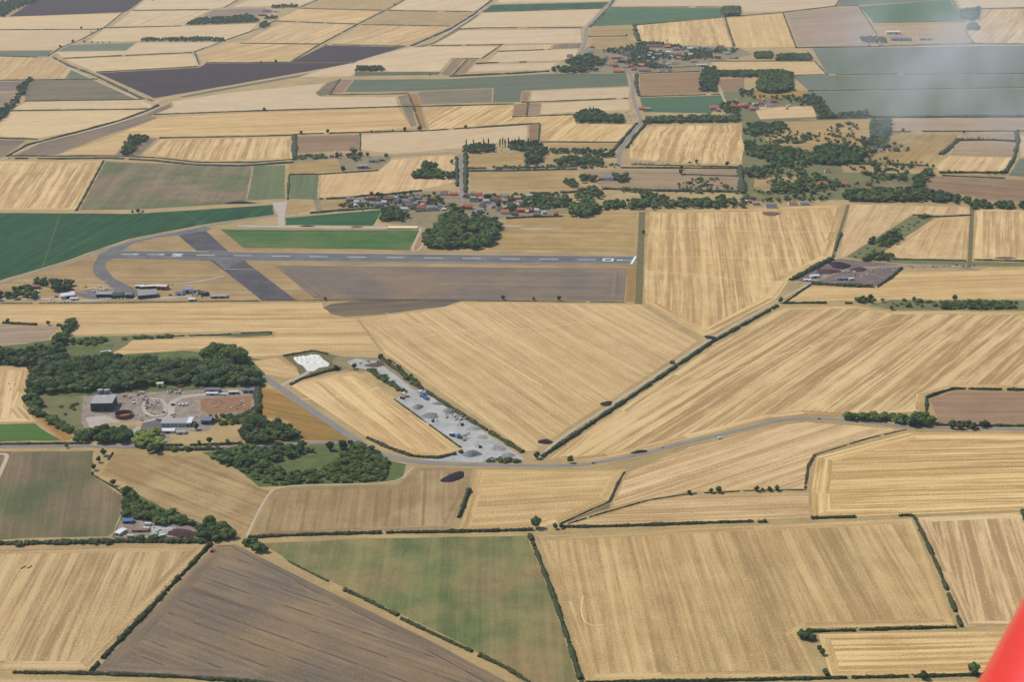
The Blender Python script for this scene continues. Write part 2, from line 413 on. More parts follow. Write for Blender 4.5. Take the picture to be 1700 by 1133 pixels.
#---- left middle
FF([
 ('S', '-60,268 60,268 170,267.5 125,348 -60,351', dict(d='50,345 98,272', w=17, stripe=1.3, hw=16)),
 ('GM', '132,349 175,268 328,274 419,274.5 409,334 365,339.5 230,348', dict(d='180,345 240,275', w=40, stripe=.7, mott=1.0)),
 ('GL', '421,274.5 474,274 473,330 410,333', dict(d='430,330 440,276', w=30, stripe=.7, mott=.8)),
 ('T', '479,272.5 488,268.5 560,264 566,283 480,289', dict(k=.92, mott=.9)),
 ('GL', '482,292 529,290.5 527,332 480,330', dict(d='490,330 494,292', w=18, k=.92)),
 ('S', '531,329 533,289 628,284 649,266 704,259.5 757,258 753,303 700,315 655,321', dict(d='600,322 622,286', w=18, stripe=.6)),
 ('BR', '492,226.5 596,223.5 597,249 492,255', dict(d='500,240 590,236', k=1.02)),
 ('SP', '600,223.5 700,218.5 876,207.5 875,231 768,246 655,255.5 599,249', dict(d='620,250 860,212', stripe=.5)),
 ('BR', '878,207 894,206.5 892,234 878,232', dict(k=.95)),
 ('S', '703,178.5 852,173.5 850,194 952,191 957,206 1052,206.5 1027,234.5 900,235.5 897,204 877,204 712,215.5', dict(d='740,212 800,178', w=16, stripe=1.35)),
 ('BR', '854,173 876,171.5 873,190 851,193', {}),
 ('TM', '878,171.5 899,170.5 895,189 875,191', dict(k=.95)),
 ('SP', '900,171.5 1043,165 1046,182 1030,184 960,186 898,189.5', dict(d='910,180 1030,172', stripe=.6)),
 ('SP', '883,151.5 1044,144.5 1043,162 880,168', dict(d='890,160 1030,155', stripe=.6, hw=12)),
 ('BR', '867,152 880,151.5 877,168.5 865,169', {}),
 ('T', '906,239 1027,237.5 1016,248.5 918,250', dict(k=1.03)),
 ('T', '778,257 873,251 870,275 776,277.5', dict(k=1.0, mott=.8)),
 ('T', '893,258 953,258 959,273 893,275', dict(k=.95)),
 ('T', '778,285.5 957,283 953,318 900,321 850,317 782,312', dict(mott=.9, d='790,300 940,295')),
 ('TM', '962,281.5 1227,281 1230,317 1110,318 1000,313', dict(mott=.8, d='1000,300 1200,300')),
 ('S', '1071,209.5 1225,207 1237,243 1229,272 1120,271 1046,264 1043,249', dict(d='1120,268 1145,210', w=20, stripe=1.7, warp=34, fine=.6)),
])
#---- far right
FF([
 ('GH', '981,43.5 1013,12.5 1197,13 1200,27 1054,40.5', {}),
 ('SP', '1016,10 1032,-8 1396,-8 1386,9 1303,18 1230,21 1228,8 1197,9', dict(d='1040,4 1360,0', stripe=.4)),
 ('S', '1055,42.5 1199,29.5 1216,71 1216,78 1128,74 1061,67', dict(d='1130,72 1124,38', w=24, stripe=1.2)),
 ('S', '1206,30 1299,22 1320,77.5 1222,79', dict(d='1250,78 1238,28', w=22, stripe=.5)),
 ('TM', '1307,20.5 1424,10.5 1455,57 1436,76 1325,78', dict(k=1.1, d='1330,70 1430,60', mott=.7)),
 ('GG', '1391,8.5 1398,-8 1580,-8 1570,-1 1426,8', dict(k=1.0)),
 ('GH', '1427,10 1577,-1 1601,33.5 1450,36.5', dict(k=1.1)),
 ('T', '1450,38.5 1601,36.5 1616,71 1462,76', dict(k=1.05, mott=.8)),
 ('SP', '1582,-8 1770,-8 1770,9 1626,13 1597,15', dict(d='1600,0 1750,2')),
 ('S', '1628,16.5 1770,13 1770,72 1618,71 1603,51.5 1627,49 1618,32', dict(d='1640,70 1690,17', w=20, stripe=1.6)),
 ('GG', '1348,80 1770,74.5 1770,120.5 1373,122.5', dict(k=1.0, d='1360,100 1700,98', stripe=.6)),
 ('GG', '1314,126 1372,125 1770,122.5 1770,143 1342,149.5', dict(k=1.0, d='1360,140 1700,135', stripe=.6)),
 ('GG', '1344,152 1770,145.5 1770,192 1446,194 1358,193.5', dict(k=1.0, d='1360,170 1700,168', stripe=.6)),
 ('S', '1180,102.5 1352,102.5 1371,123.5 1313,124 1250,115 1193,115', dict(d='1200,110 1350,112', stripe=.4)),
 ('BR', '1061,123.5 1161,119.5 1169,154.5 1063,158', dict(k=1.08, mott=.9)),
 ('BR', '1190,131.5 1236,129 1236,150 1200,152', dict(k=1.05)),
 ('GH', '1062,162 1197,158 1204,173 1180,188 1068,186', dict(k=1.0, d='1070,170 1190,166')),
 ('O', '1252,152 1340,150 1338,163 1252,163', dict(k=1.05)),
 ('S', '1250,178 1350,176 1356,194 1262,198', dict(d='1260,190 1340,186', stripe=.5)),
 ('T', '1250,205 1356,199.5 1445,197.5 1446,228 1430,243 1337,250 1276,238', dict(mott=.9, d='1260,220 1430,215')),
 ('TM', '1479,197.5 1770,196.5 1770,216.5 1479,218', dict(k=1.12, d='1490,208 1700,206', stripe=1.2)),
 ('T', '1477,220.5 1590,222.5 1588,233 1560,258 1541,274 1440,266 1476,238', dict(k=1.0, mott=.9)),
 ('TM', '1595,222.5 1685,221 1687,233 1592,232', dict(k=1.03)),
 ('TM', '1591,236.5 1684,236.5 1683,260 1578,257', dict(k=1.06)),
 ('S', '1576,259 1682,262 1666,285 1561,285 1550,275', dict(d='1580,284 1600,262', w=24, stripe=.8)),
 ('SP', '1692,225 1770,225 1770,261 1694,260', {}),
 ('GG', '1693,263 1770,263 1770,300 1674,291', dict(k=1.0)),
 ('BR', '1543,292 1668,297.5 1770,303 1770,340 1647,333 1590,322 1517,317', dict(k=1.12, d='1540,305 1700,318', mott=.8)),
 ('T', '1252,293.5 1340,293 1335,311 1252,320', dict(mott=.8)),
 ('T', '1396,274 1540,276 1536,289 1400,286', dict(mott=.8)),
 ('GM', '1418,302 1480,302 1510,306 1505,316 1420,314', dict(mott=.8)),
 ('T', '1132,292 1228,294 1226,316 1100,316 1090,306', dict(mott=.8)),
 ('T', '982,62 1040,61 1056,70 1040,84 985,80', dict(k=.95, mott=.9)),
 ('T', '981,46 1050,43 1054,58 980,60', dict(k=.95)),
])
#---- the airfield and its green strips
FF([
 ('GD', '-60,353 225,355 365,346 453,340 455,356.5 400,364 344,372 212,397.5 106,434.5 0,466 -60,484', dict(d='20,460 200,360', w=9, stripe=.9, mott=1.0, tram=36)),
 ('T', '-60,486 20,467 106,440.5 212,404 344,379 460,375 716,381 701,414 820,418 1062,424 1064,500 800,500 300,502 -60,501', dict(z=.08, mott=.9, d='100,470 900,470', name='airfield_grass', hw=0)),
 ('GD', '473,362 519,358 637,348 619,375 474,373.5', dict(k=1.25, d='480,368 620,362', stripe=.5)),
 ('GB', '366,381 698,383 680,415.5 404,411.5', dict(d='380,400 690,402', stripe=.9, k=.95, mott=.9)),
 ('T', '470,338 515,340 514,350 476,357', dict(k=1.02)),
 ('T', '532,331 577,330 582,345 533,349', dict(k=.9)),
 ('P', '455,441.5 1041,446 1036,500 835,499 524,497', dict(d='500,470 1000,473', w=7, stripe=.7, k=1.0, hw=22)),
 ('O', '1043,446.5 1057,446.5 1054,501 1038,501', dict(k=.95)),
 ('T', '817,413.5 841,363 940,355 993,352 1057,354 1053,419.5', dict(mott=1.0, k=.99, d='850,390 1040,392')),
])
#---- big fields in the middle
FF([
 ('S', '1079,351 1250,347 1408,339 1391,400 1382,428 1317,460 1308,468 1288,497 1190,550 1166,559 1069,504 1071,450', dict(d='1095,518 1099,352', w=15, stripe=1.15, hw=20, mott=.55)),
 ('S', '766,502 1062,506 1158,567 1112,600 1020,661 928,722 890,749 872,750 640,588 594,528 700,518', dict(d='800,568 975,684', w=16, stripe=.62, hw=20, mott=.35)),
 ('S', '-60,508 534,502.5 537,512 572,529 591,529 634,587 598,587 520,583 413,596 345,580 190,590 188,586 220,566 300,563 458,561 458,551 300,552 113,557 131,528 114,528 99,540 -60,534', dict(d='100,530 500,528', w=8, stripe=.8, mott=.35, hw=0)),
 ('GL', '289,557.5 434,552.5 453,552.5 448,557.5 400,560', dict(k=.85)),
 ('P', '536,511 550,505 585,500.5 628,498.5 768,499 739,509 638,522 572,526.5 550,522', dict(d='560,515 740,504', k=.8)),
 ('TM', '-60,540 0,540 101,543 80,562 40,572 -60,576', dict(d='0,560 80,556')),
 ('S', '-60,609 53,609 46,650 37,676 60,701 -60,704', dict(d='10,700 26,612', w=14, stripe=1.2, hw=16)),
 ('O', '39,677 48,676 126,727 102,734 64,702', dict(k=1.05)),
 ('GB', '-60,706.5 58,703.5 103,732 0,734 -60,735', dict(stripe=.5)),
 ('S', '1309,500 1342,475 1455,479 1498,451 1622,450 1642,444 1770,444 1770,497 1420,499', dict(d='1350,488 1700,478', w=18, stripe=.6, hw=0)),
 ('S', '1411,339 1608,344 1610,356 1512,357 1409,425 1392,428', dict(d='1420,415 1470,342', w=18, stripe=.7, mott=.4, hw=12)),
 ('S', '1553,362 1610,360 1603,432 1482,430 1460,424', dict(d='1530,430 1562,362', w=18, stripe=.8, hw=12)),
 ('S', '1620,347 1770,350 1770,434 1617,431', dict(d='1660,432 1664,350', w=16, stripe=1.0, hw=14)),
 ('S', '912,763 962,725 1028,681 1115,622 1184,576 1302,510 1420,508.5 1482,518 1770,520 1770,646 1583,643.5 1536,658 1535,686 1405,692 1335,688 1282,694 1144,729 1065,749 1012,760 960,766', dict(d='932,756 1250,565', w=17, stripe=1.5, hw=12, k=.94)),
 ('BR', '1543,664 1584,649.5 1770,651 1770,706 1557,703', dict(k=1.15, d='1560,690 1750,690', mott=.6)),
 ('S', '418,600 461,595 498,620 496,625 471,628.5 441,622', dict(d='430,612 490,622', stripe=.6)),
 ('O', '433,646 457,647 489,669 584,728 573,734 500,732 480,700 429,690', dict(mott=.8, k=1.0)),
 ('S', '482,640 520,630 559,621 590,618.5 608,627 690,688 766,747 726,757 686,755 651,743 609,726', dict(d='600,640 740,750', w=16, stripe=.9, hw=12, mott=.5)),
])
#---- foreground fields
FF([
 ('SB', '415,889 453,816 480,809.5 662,805 691,777 786,778.5 773,820 746,878 600,883 432,891.5', dict(d='600,880 608,810', w=12, stripe=.8, mott=.8, hw=9, k=.74)),
 ('SB', '167,789 187,754 331,759 368,774 432,812 448,815 411,889 394,890 352,862 322,860 245,831 218,806', dict(d='200,765 420,850', w=14, stripe=.8, mott=1.0, hw=26, k=.74)),
 ('GM', '-60,751 0,750 155,749 152,790 215,830 188,884 178,891 0,897 -60,899', dict(d='100,880 120,755', w=34, stripe=.8, mott=.9, k=.92)),
 ('SB', '-60,912 0,910.5 346,905 147,1114 0,1113 -60,1114', dict(d='85,1100 165,925', w=19, stripe=1.1, hw=15, mott=.3, k=1.03)),
 ('P', '358,906 391,905 500,960 700,1058 890,1160 500,1160 410,1129 158,1115', dict(d='450,1000 800,1120', w=10, stripe=.7, mott=.5, hw=16, k=1.0, tram=24)),
 ('SB', '-60,1124.5 0,1124 410,1140 420,1185 -60,1185', dict(stripe=.6, k=1.05)),
 ('G', '434,903 600,894 876,890 920,1000 964,1150 900,1155 790,1083 660,1018 480,934', dict(d='640,1000 655,900', w=26, stripe=.8, mott=1.25, fine=.6)),
 ('SB', '891,891 1100,881 1250,874 1513,862 1587,1039 1345,1044 1326,1056 1364,1125 1100,1129 974,1132 930,1000', dict(d='1190,1110 1120,890', w=17, stripe=.85, hw=12, mott=.45, k=1.02)),
 ('S', '1524,860 1690,852 1770,848 1770,1043 1602,1042 1562,950', dict(d='1668,1040 1620,862', w=15, stripe=1.5, hw=12, k=.96)),
 ('S', '1359,1054 1673,1048.5 1770,1047 1770,1118 1379,1123', dict(d='1400,1090 1700,1082', w=9, stripe=1.3, hw=10, k=.98)),
 ('S', '980,1140 1369,1133 1770,1127 1770,1190 980,1190', dict(stripe=.8)),
 ('S', '791,780 960,782 1040,780.5 1030,795 1010,831 928,867 898,877 762,880 780,822', dict(d='800,850 1000,838', w=9, stripe=.6, hw=12, mott=.35, k=.97)),
 ('GM', '1013,836 1011,845 945,866.5 938,868', dict(k=.9)),
 ('S', '1046,784 1144,743 1282,706.5 1340,701 1500,713.5 1440,727 1350,754 1335,812 1250,813 1144,818.5 1075,830 1024,844 1018,838 1034,800', dict(d='1100,810 1330,735', w=16, stripe=.8, hw=9, mott=.4, k=.98)),
 ('S', '942,872 1078,834 1144,824 1344,818.5 1346,860 1250,866 1000,875', dict(d='1100,850 1330,842', w=7, stripe=1.1, hw=0, mott=.3)),
 ('S', '1347,818 1356,759 1510,719 1770,720 1770,844 1515,855 1349,860', dict(d='1400,800 1700,792', w=8, stripe=1.3, hw=20, mott=.35, k=1.02)),
])

# ------------------------------------------------------------------ roads, runway, yards
def st(o): o['kind'] = 'structure'; return o
ribbon('road', '-40,743 0,742.6 106,740.5 238,743 318,746 434,741 495,736.5 564,736 588,733', 7.5, M['road'], .32)
ribbon('road', '585,729 612,748 646,759 686,768 736,771.5 863,774 959,774 1012,765.5 1065,755 1144,734.5 1250,710 1282,700.5 1335,694.5 1409,698.5 1507,710.5 1640,713 1770,714', 8, M['road'], .34)
ribbon('verge', '585,729 612,749 646,760 686,769 736,773 863,775 959,775 1012,766.5 1065,756 1144,735.5 1250,711 1282,701.5 1335,695.5 1409,699.5 1507,711.5 1640,714 1770,715', 17, M['earth'], .2)
ribbon('old_perimeter_track', '436,625 463,643 520,684 590,731 614,748 646,759 690,768 740,771', 11, M['road'], .28)
ribbon('track', '463,643 480,634 502,624 512,618', 7, M['track'], .26)
ribbon('track', '1345,471 1290,501 1183,561 1117,605 1025,666.5 932,727 895,760', 4.5, M['track'], .3)
ribbon('road', '1022,-8 996,24 973,45 972,71 964,86 975,104 1000,118 1040,120', 10, M['road'], .3)
ribbon('road', '1044,119 1047,125 1051,138 1050,159 1058,183 1065,201 1046,225 1028,249 1028,277', 9, M['road'], .33)
ribbon('road', '757,282 800,281 959,278.5 1028,276', 6, M['road'], .31)
ribbon('road', '764,255 765,300 770,335', 9, M['road'], .33)
ribbon('road', '15,262 100,262 185,261.5 260,266 326,272 400,273.5 487,267.5 559,262 651,259.5 755,253', 7, M['road'], .31)
ribbon('track', '82,97 110,111 165,136 240,170 261,177 250,184 200,203 130,222 75,233 30,252 12,262 -60,285', 7, M['track'], .3)
ribbon('track', '826,-8 790,24 752,49 716,71 688,76 612,98 559,114 506,121 400,140 265,166 258,172', 8, M['track'], .3)
ribbon('verge', '795,24 757,49 721,71 692,78 614,101 561,117 506,124 400,143 300,161', 24, M['ditch'], .1)
ribbon('track', '206,20 174,46 134,67 103,79 82,94', 6, M['track'], .3)
ribbon('track', '458,36 430,49 378,67 328,84 322,96 331,109', 7, M['track'], .3)
ribbon('road', '-60,491 0,471.5 106,438 212,401 344,375 400,366 460,358', 7, M['road'], .3)
ribbon('track', '474,359 532,351.5 638,346.5', 5, M['track'], .3)
ribbon('concrete_strip', '395,375.5 470,376.5 560,378 700,379.5', 15, M['concrete'], .27)
area('concrete_apron', '452,337 477,334 473,357 472,376 461,376 462,359', M['concrete'], .25)
ribbon('track', '1408,340 1390,400 1383,428', 6, M['ditch'], .27)
ribbon('track', '1614,345 1610,433 1608,445', 7, M['ditch'], .27)
ribbon('track', '1066,352 1063,430 1060,505', 12, M['ditch'], .2)
ribbon('track', '699,381 682,417 696,417 716,381', 5, M['track'], .2)
ribbon('track', '-30,756 8,754 13,758 -6,800', 5, M['track'], .26)
ribbon('track', '410,891 429,850 450,814 480,807 660,803 686,776', 3, M['track'], .26)
ribbon('verge', '395,903 430,918 520,962 700,1053 890,1155', 6, M['earth'], .22)
ribbon('road', '1195,153 1203,165 1208,178', 5, M['track'], .31)
ribbon('road', '1185,105 1178,112 1172,130 1176,152', 4, M['concrete'], .31)
ribbon('track', '1340,470 1400,448 1497,441 1600,444 1622,448', 12, M['yard'], .24)
ribbon('track', '570,152 745,155 760,151', 3, M['ditch'], .1)
# the runway
area('runway', '204,415.5 450,420 800,424 1060,426 1051,439.3 800,438.2 400,433.3 188,429.5', M['asphalt'], .3)
area('taxiway', '209,415.5 188,410.5 166,422 156,438 153.5,449 158,458 169,466 190,481 212,484.5 222,479 190,463 178,450 174,441 176,435 188,429.5 200,427', M['asphalt'], .26)
area('taxiway', '204,416 184,411 217,399 278,386.5 341,377 352,380 340,384 296,391 272,392.5 222,403', M['asphalt'], .28)
area('cross_runway', '296,391.5 340,382 380,418.5 326,416.5', M['asphalt_dark'], .24)
area('cross_runway', '347,431.5 405,433 491,498.5 434,498.5 380,456', M['asphalt_dark'], .24)
area('taxiway', '345,414 378,417 392,424 400,436 372,447 352,431', M['asphalt'], .31)
ribbon('chain_fence_line', '372,447.3 424,448', 2.2, M['track'], .36)
ribbon('track', '286,472 330,468 372,459', 5, M['concrete'], .27)
ribbon('apron', '-40,500 60,496 150,500 200,495 250,497 320,492', 9, M['concrete'], .27)
area('apron', '118,488 150,482 190,482 222,480 236,488 214,496 150,497', M['asphalt'], .25)
# runway markings: centre line, piano blocks, threshold bar, edge lines
mk = MB()
def mark(x0, y0, x1, y1, w):
    a, b = P(x0, y0)[:2], P(x1, y1)[:2]; d = (b-a)/np.linalg.norm(b-a); m = np.array((-d[1], d[0]))*w/2
    mk.add([(*(a-m), .38), (*(b-m), .38), (*(b+m), .38), (*(a+m), .38)], [(0, 1, 2, 3)])
def rl(x): return 422.3+(x-200)*.0118   # centre line
for x in (326, 388, 451, 513.5, 577, 640.5, 704, 767.5, 832, 896, 959): mark(x, rl(x)+.3, x+31, rl(x+31)+.3, 2.2)
for x in (201, 244): mark(x, rl(x)+.3, x+20, rl(x+20)+.2, 2.2); mark(x+20, rl(x+20)+.1, x+29, rl(x+29)+.1, 4.2)
# threshold designators, two block strokes joined at the ends
for (a, b, c, d, w) in ((287, 422.3, 304, 422.8, 4.4), (285, 425.0, 302, 425.2, 4.4), (291, 423.8, 300, 424.0, 1.6), (1003, 429.5, 1018, 430.2, 3.4), (1000.5, 433.2, 1016, 434, 3.4)): mark(a, b, c, d, w)
for (a, b, c, d) in ((1004, 429.3, 1001, 433.3), (1018, 430.2, 1015.6, 434)): mark(a, b, c, d, 4)
mark(1024, 432.3, 1034, 432.4, 4); mark(1034, 432.6, 1049, 432.9, 1.8)
mark(1055.3, 426.2, 1048, 438.8, 4.2)
for (a, b) in ((205, 345), (400, 1054)):
    mark(a, rl(a)-6.0+(0.2 if a > 300 else .3), b, 425.9 if b > 1000 else 417.9, .9)
mark(410, 433.3, 1048, 438.8, .9)
tag(mk.build('runway_marking', M['paint']), kind='structure')
ribbon('tyre_marks', '226,423.3 300,424.4 420,426', 7, M['asphalt_dark'], .335)
ribbon('tyre_marks', '900,431 1000,432.2 1045,432.7', 6, M['asphalt_dark'], .335)
M['pale_track'] = surf_mat('driven_straw', (206,176,122), (226,198,146), 1/20, 1/2)
for ln, wd in (('1086,384 1180,382 1300,386 1386,384', 2.2), ('1082,428 1150,426 1260,430 1340,428', 2), ('1090,452 1160,456 1230,466 1300,470', 2), ('493,664 540,662 590,655 630,644', 2.6), ('968,990 964,1015 970,1034 985,1040 1002,1038', 1.2),
               ('700,560 780,546 880,548 1000,530', 1.5), ('640,520 760,560 900,640', 1.6), ('1150,640 1260,600 1400,560 1520,530', 1.4), ('130,545 300,540 540,548', 1.4), ('1420,835 1540,826 1690,832', 1.4), ('820,800 900,812 990,806', 1.3)):
    ribbon('wheel_track', ln, wd, M['pale_track'], .21)
for ln in ('100,356 70,445', '300,352 330,368', '474,412 498,384', '560,415 566,383', '100,752 120,890'):
    ribbon('wheel_track', ln, 1.3, M['ditch'], .21)
# yards
area('depot_yard', '138,660 165,655 240,652 330,648 425,643 424,658 419,690 340,690 350,712 330,724 270,735 232,742 205,740 195,722 142,716 134,700', M['yard'], .16)
ribbon('yard_track', '246,662 238,672 240,686 256,692 272,689 276,674 268,663 246,662', 5, M['concrete'], .2)
ribbon('yard_track', '222,730 226,716 240,700 285,694 283,670 300,660 340,655 420,652', 9, M['concrete'], .2)
area('yard_hardstanding', '142,694 175,690 200,700 190,712 150,712', M['concrete'], .21)
area('yard_hardstanding', '232,704 268,696 270,716 236,722', M['asphalt'], .23)
area('dry_patch', '170,704 236,700 236,708 170,712', M['earth'], .24)
area('depot_grass', '60,658 140,660 136,700 142,716 100,710 66,688', M['olive'], .14)
area('depot_spoil', '333,663 417,658 418,676 410,684 348,688 334,684', M['spoil'], .22)
area('depot_lawn', '286,716 330,718 400,714 402,737 276,740', M['earth'], .21)
area('scrub_ground', '335,752 400,744 500,740 580,735 620,745 674,772 668,797 600,804 430,809 395,780', M['scrub'], .14)
area('scrub_ground', '205,812 226,820 280,848 330,868 392,896 345,901 200,900 186,893 200,862', M['scrub'], .13)
area('compound_yard', '190,893 200,866 222,862 280,868 322,876 326,888 300,892 240,894', M['yard'], .2)
area('compound_yard', '252,874 268,872 285,870 280,886 262,892 250,886', M['gravel'], .24)
area('village_green', '520,331 660,320 745,316 770,330 930,318 950,350 930,362 840,362 740,380 640,370 640,348 525,350', M['lawn'], .1)
area('village_green', '940,100 985,72 1060,70 1220,75 1250,90 1180,104 1165,118 1060,122 960,120', M['lawn'], .1)
area('hamlet_ground', '1200,150 1350,150 1358,196 1240,205 1205,190', M['olive'], .09)
area('rough_pasture', '1232,200 1480,196 1540,290 1500,330 1232,334', M['olive'], .07)
area('farm_ground', '488,258 560,262 651,258 640,285 566,286 560,262 487,270', M['lawn'], .09)
area('yard_gravel', '576,600 590,596 625,600 654,621 690,649 702,650 780,703 862,757 872,764 797,769 700,765 744,756 771,750 700,697 657,664 672,651 640,630 606,613 585,610', M['gravel'], .22)
area('yard_bank', '560,592 632,595 660,615 700,648 690,652 620,612 600,618 560,612 550,600', M['lawn'], .18)
area('chalk_store', '488,597 497,592 507,593 516,589 530,590 536,597 547,604 545,609 530,611 521,617 510,617 503,608 494,604', M['chalk'], .25)
area('yard_bank', '470,592 520,582 545,588 575,594 585,612 548,618 498,624 492,610', M['ditch'], .17)
area('scrap_yard', '1314,465 1345,448 1380,432 1396,430 1500,440 1456,475 1400,473 1350,471', M['scrapfloor'], .21)
area('scrub_ground', '1404,427 1515,357.5 1552,361 1458,424 1480,431 1606,434 1770,438 1770,443 1640,442 1500,438', M['olive'], .18)
area('grass_strip', '1480,498 1560,500 1690,499 1770,500 1770,516 1484,515 1440,507', M['olive'], .17)
area('rough_bank', '105,560 280,556 280,562 220,565 188,586 100,590', M['olive'], .1)
area('paddock', '104,577 150,574 190,572 184,586 108,588', M['scrub'], .16)
area('copse_ground', '-30,580 120,560 440,598 440,645 100,660 40,655 56,608 -30,608', M['scrub'], .05)

# ------------------------------------------------------------------ trees
def ico(sub):
    t = (1+5**.5)/2
    v = [(-1,t,0),(1,t,0),(-1,-t,0),(1,-t,0),(0,-1,t),(0,1,t),(0,-1,-t),(0,1,-t),(t,0,-1),(t,0,1),(-t,0,-1),(-t,0,1)]
    f = [(0,11,5),(0,5,1),(0,1,7),(0,7,10),(0,10,11),(1,5,9),(5,11,4),(11,10,2),(10,7,6),(7,1,8),(3,9,4),(3,4,2),(3,2,6),(3,6,8),(3,8,9),(4,9,5),(2,4,11),(6,2,10),(8,6,7),(9,8,1)]
    v = [np.array(q)/np.linalg.norm(q) for q in v]
    for _ in range(sub):
        c = {}; nf = []
        def mid(a, b):
            k = (min(a, b), max(a, b))
            if k not in c:
                q = v[a]+v[b]; v.append(q/np.linalg.norm(q)); c[k] = len(v)-1
            return c[k]
        for a, b, d in f:
            x, y, z = mid(a, b), mid(b, d), mid(d, a); nf += [(a, x, z), (b, y, x), (d, z, y), (x, y, z)]
        f = nf
    return np.array(v), f
ICO1, ICO2 = ico(1), ico(2)
def leaves(mb, cen, rad, n, size):
    """leaf sprays standing on a lumpy surface"""
    d = rng.normal(size=(n, 3)); d /= np.linalg.norm(d, axis=1)[:, None]; d[:, 2] = np.where(d[:, 2] < -.3, -d[:, 2], d[:, 2])
    c = cen+d*rad*rng.uniform(.86, 1.16, (n, 1))
    a = rng.normal(size=(n, 3)); a /= np.linalg.norm(a, axis=1)[:, None]
    b = np.cross(a, d+rng.normal(size=(n, 3))*.4); b /= np.linalg.norm(b, axis=1)[:, None]+1e-9
    s = size*rng.uniform(.6, 1.4, (n, 1))
    V = np.stack([c-a*s, c+b*s*.7, c+a*s, c-b*s*.7], 1).reshape(-1, 3)
    mb.add(V, [(4*i, 4*i+1, 4*i+2, 4*i+3) for i in range(n)])
def crown(mb, h, r, z0, lobes, ic=ICO2, nl=60, ls=.55, at=(0, 0, 0), tall=1.0):
    """h: tree height, r: crown radius, z0: where foliage starts"""
    cz = (h+z0)/2; hz = (h-z0)/2; at = np.array(at)
    L = [((0, 0, cz), (r*.72, r*.72, hz*.86))]
    for i in range(lobes):
        t = 2*math.pi*(i+random.uniform(-.3, .3))/max(1, lobes); zz = random.uniform(-.45, .75)
        rr = r*.58*math.sqrt(max(.1, 1-zz*zz))
        s = random.uniform(.36, .56)
        L.append(((rr*math.cos(t), rr*math.sin(t), cz+zz*hz*.75), (r*s, r*s, min(hz, r)*s*.9*tall)))
    for c, rad in L:
        v, f = ic; rad = np.array(rad); c = np.array(c)+at
        bump = 1+rng.uniform(-.22, .2, (len(v), 1))
        mb.add(c+v*rad*bump, f)
        if nl: leaves(mb, c, rad, nl, ls)
def make_tree(name, h, r, z0, lobes, mat, tall=1.0, ls=.6):
    t = empty(name, 'tree', 'tree')
    tr = MB(); tr.cyl((0, 0, 0), (0, 0, z0+h*.25), h*.028, h*.016, 6)
    for i in range(4):
        a = 2*math.pi*i/4+random.random(); tr.cyl((0, 0, z0*.8+i*.3), (math.cos(a)*r*.5, math.sin(a)*r*.5, z0+h*.22), h*.011, h*.006, 5, False)
    tr.build('trunk', M['bark'], t)
    c = MB(); crown(c, h, r, z0, lobes, tall=tall, ls=ls); c.build('crown', mat, t)
    return remember(t)
def make_bush(name, h, r, mat):
    c = MB(); crown(c, h, r, 0, 5, ICO1, 40, .4); o = c.build(name, mat); tag(o, 'bush', 'bush'); KID[o.name] = []; return o
TP = {'broad': [], 'dark': [], 'pale': [], 'lime': [], 'copper': [], 'poplar': [], 'bush': []}
for i in range(3): TP['broad'].append(make_tree('broadleaf_tree', 10, random.uniform(4.1, 5.0), random.uniform(.5, 1.1), 7+i, M['leaf']))
for i in range(3): TP['dark'].append(make_tree('broadleaf_tree', 10, random.uniform(3.9, 4.8), random.uniform(.4, 1.0), 7+i, M['leaf_dark']))
TP['pale'].append(make_tree('broadleaf_tree', 10, 4.2, 1.2, 8, M['leaf_pale']))
TP['lime'].append(make_tree('broadleaf_tree', 10, 5.2, .8, 9, M['leaf_lime']))
TP['copper'].append(make_tree('broadleaf_tree', 10, 4.4, 1.0, 8, M['leaf_copper']))
TP['poplar'].append(make_tree('poplar_tree', 20, 1.7, 1.2, 6, M['leaf_dark'], tall=2.2, ls=.5))
for i in range(3): TP['bush'].append(make_bush('bush', 3.2, 2.6, M['leaf'] if i else M['leaf_dark']))
H0 = {'poplar': 20, 'bush': 3.2}
USED = set()
TREES = []     # (importance px, x, y, h, kind, label, group, width factor)
def tree(x, y, h, kind=None, label=None, group=None, wf=1.0, world=None):
    kind = kind or random.choice(['broad', 'dark', 'dark'])
    p = P(x, y) if world is None else np.array(world)
    TREES.append((h*F_PX/math.sqrt(p[0]**2+p[1]**2+CAM_H**2), p[0], p[1], h, kind, label, group, wf))
def inside(p, poly):
    c = False; j = len(poly)-1
    for i in range(len(poly)):
        a, b = poly[i], poly[j]
        if (a[1] > p[1]) != (b[1] > p[1]) and p[0] < (b[0]-a[0])*(p[1]-a[1])/(b[1]-a[1])+a[0]: c = not c
        j = i
    return c
OBST = []      # houses keep their ground free: (x, y, radius)
def wood(poly, sp, h, kinds, label, group, wf=1.0, hole=None, free=False, loose=False):
    if not free: sp *= .84; wf *= 1.22
    else: wf *= 1.2
    q = wp(poly); ho = wp(hole) if hole else None
    x0, x1 = min(p[0] for p in q), max(p[0] for p in q); y0, y1 = min(p[1] for p in q), max(p[1] for p in q)
    row = 0; y = y0
    while y <= y1:
        x = x0+(sp/2 if row % 2 else 0)
        while x <= x1:
            jt = .75 if free or loose else .4; p = (x+random.uniform(-jt, jt)*sp, y+random.uniform(-jt, jt)*sp)
            if (free or loose) and math.sin(p[0]/31+1)+math.sin(p[1]/43+p[0]/60) < -.45: x += sp; continue
            if inside(p, q) and not (ho and inside(p, ho)) and not (free and any(((p[0]-a)/(r*.85+1.5))**2+((p[1]-b+6)/(r*.85+6))**2 < 1 for a, b, r in OBST)):
                if random.random() < .05: x += sp; continue
                tree(0, 0, random.uniform(*h)*random.uniform(.82, 1.15), random.choice(kinds), label, group, wf, world=(p[0], p[1], 0))
            x += sp
        y += sp*.87; row += 1
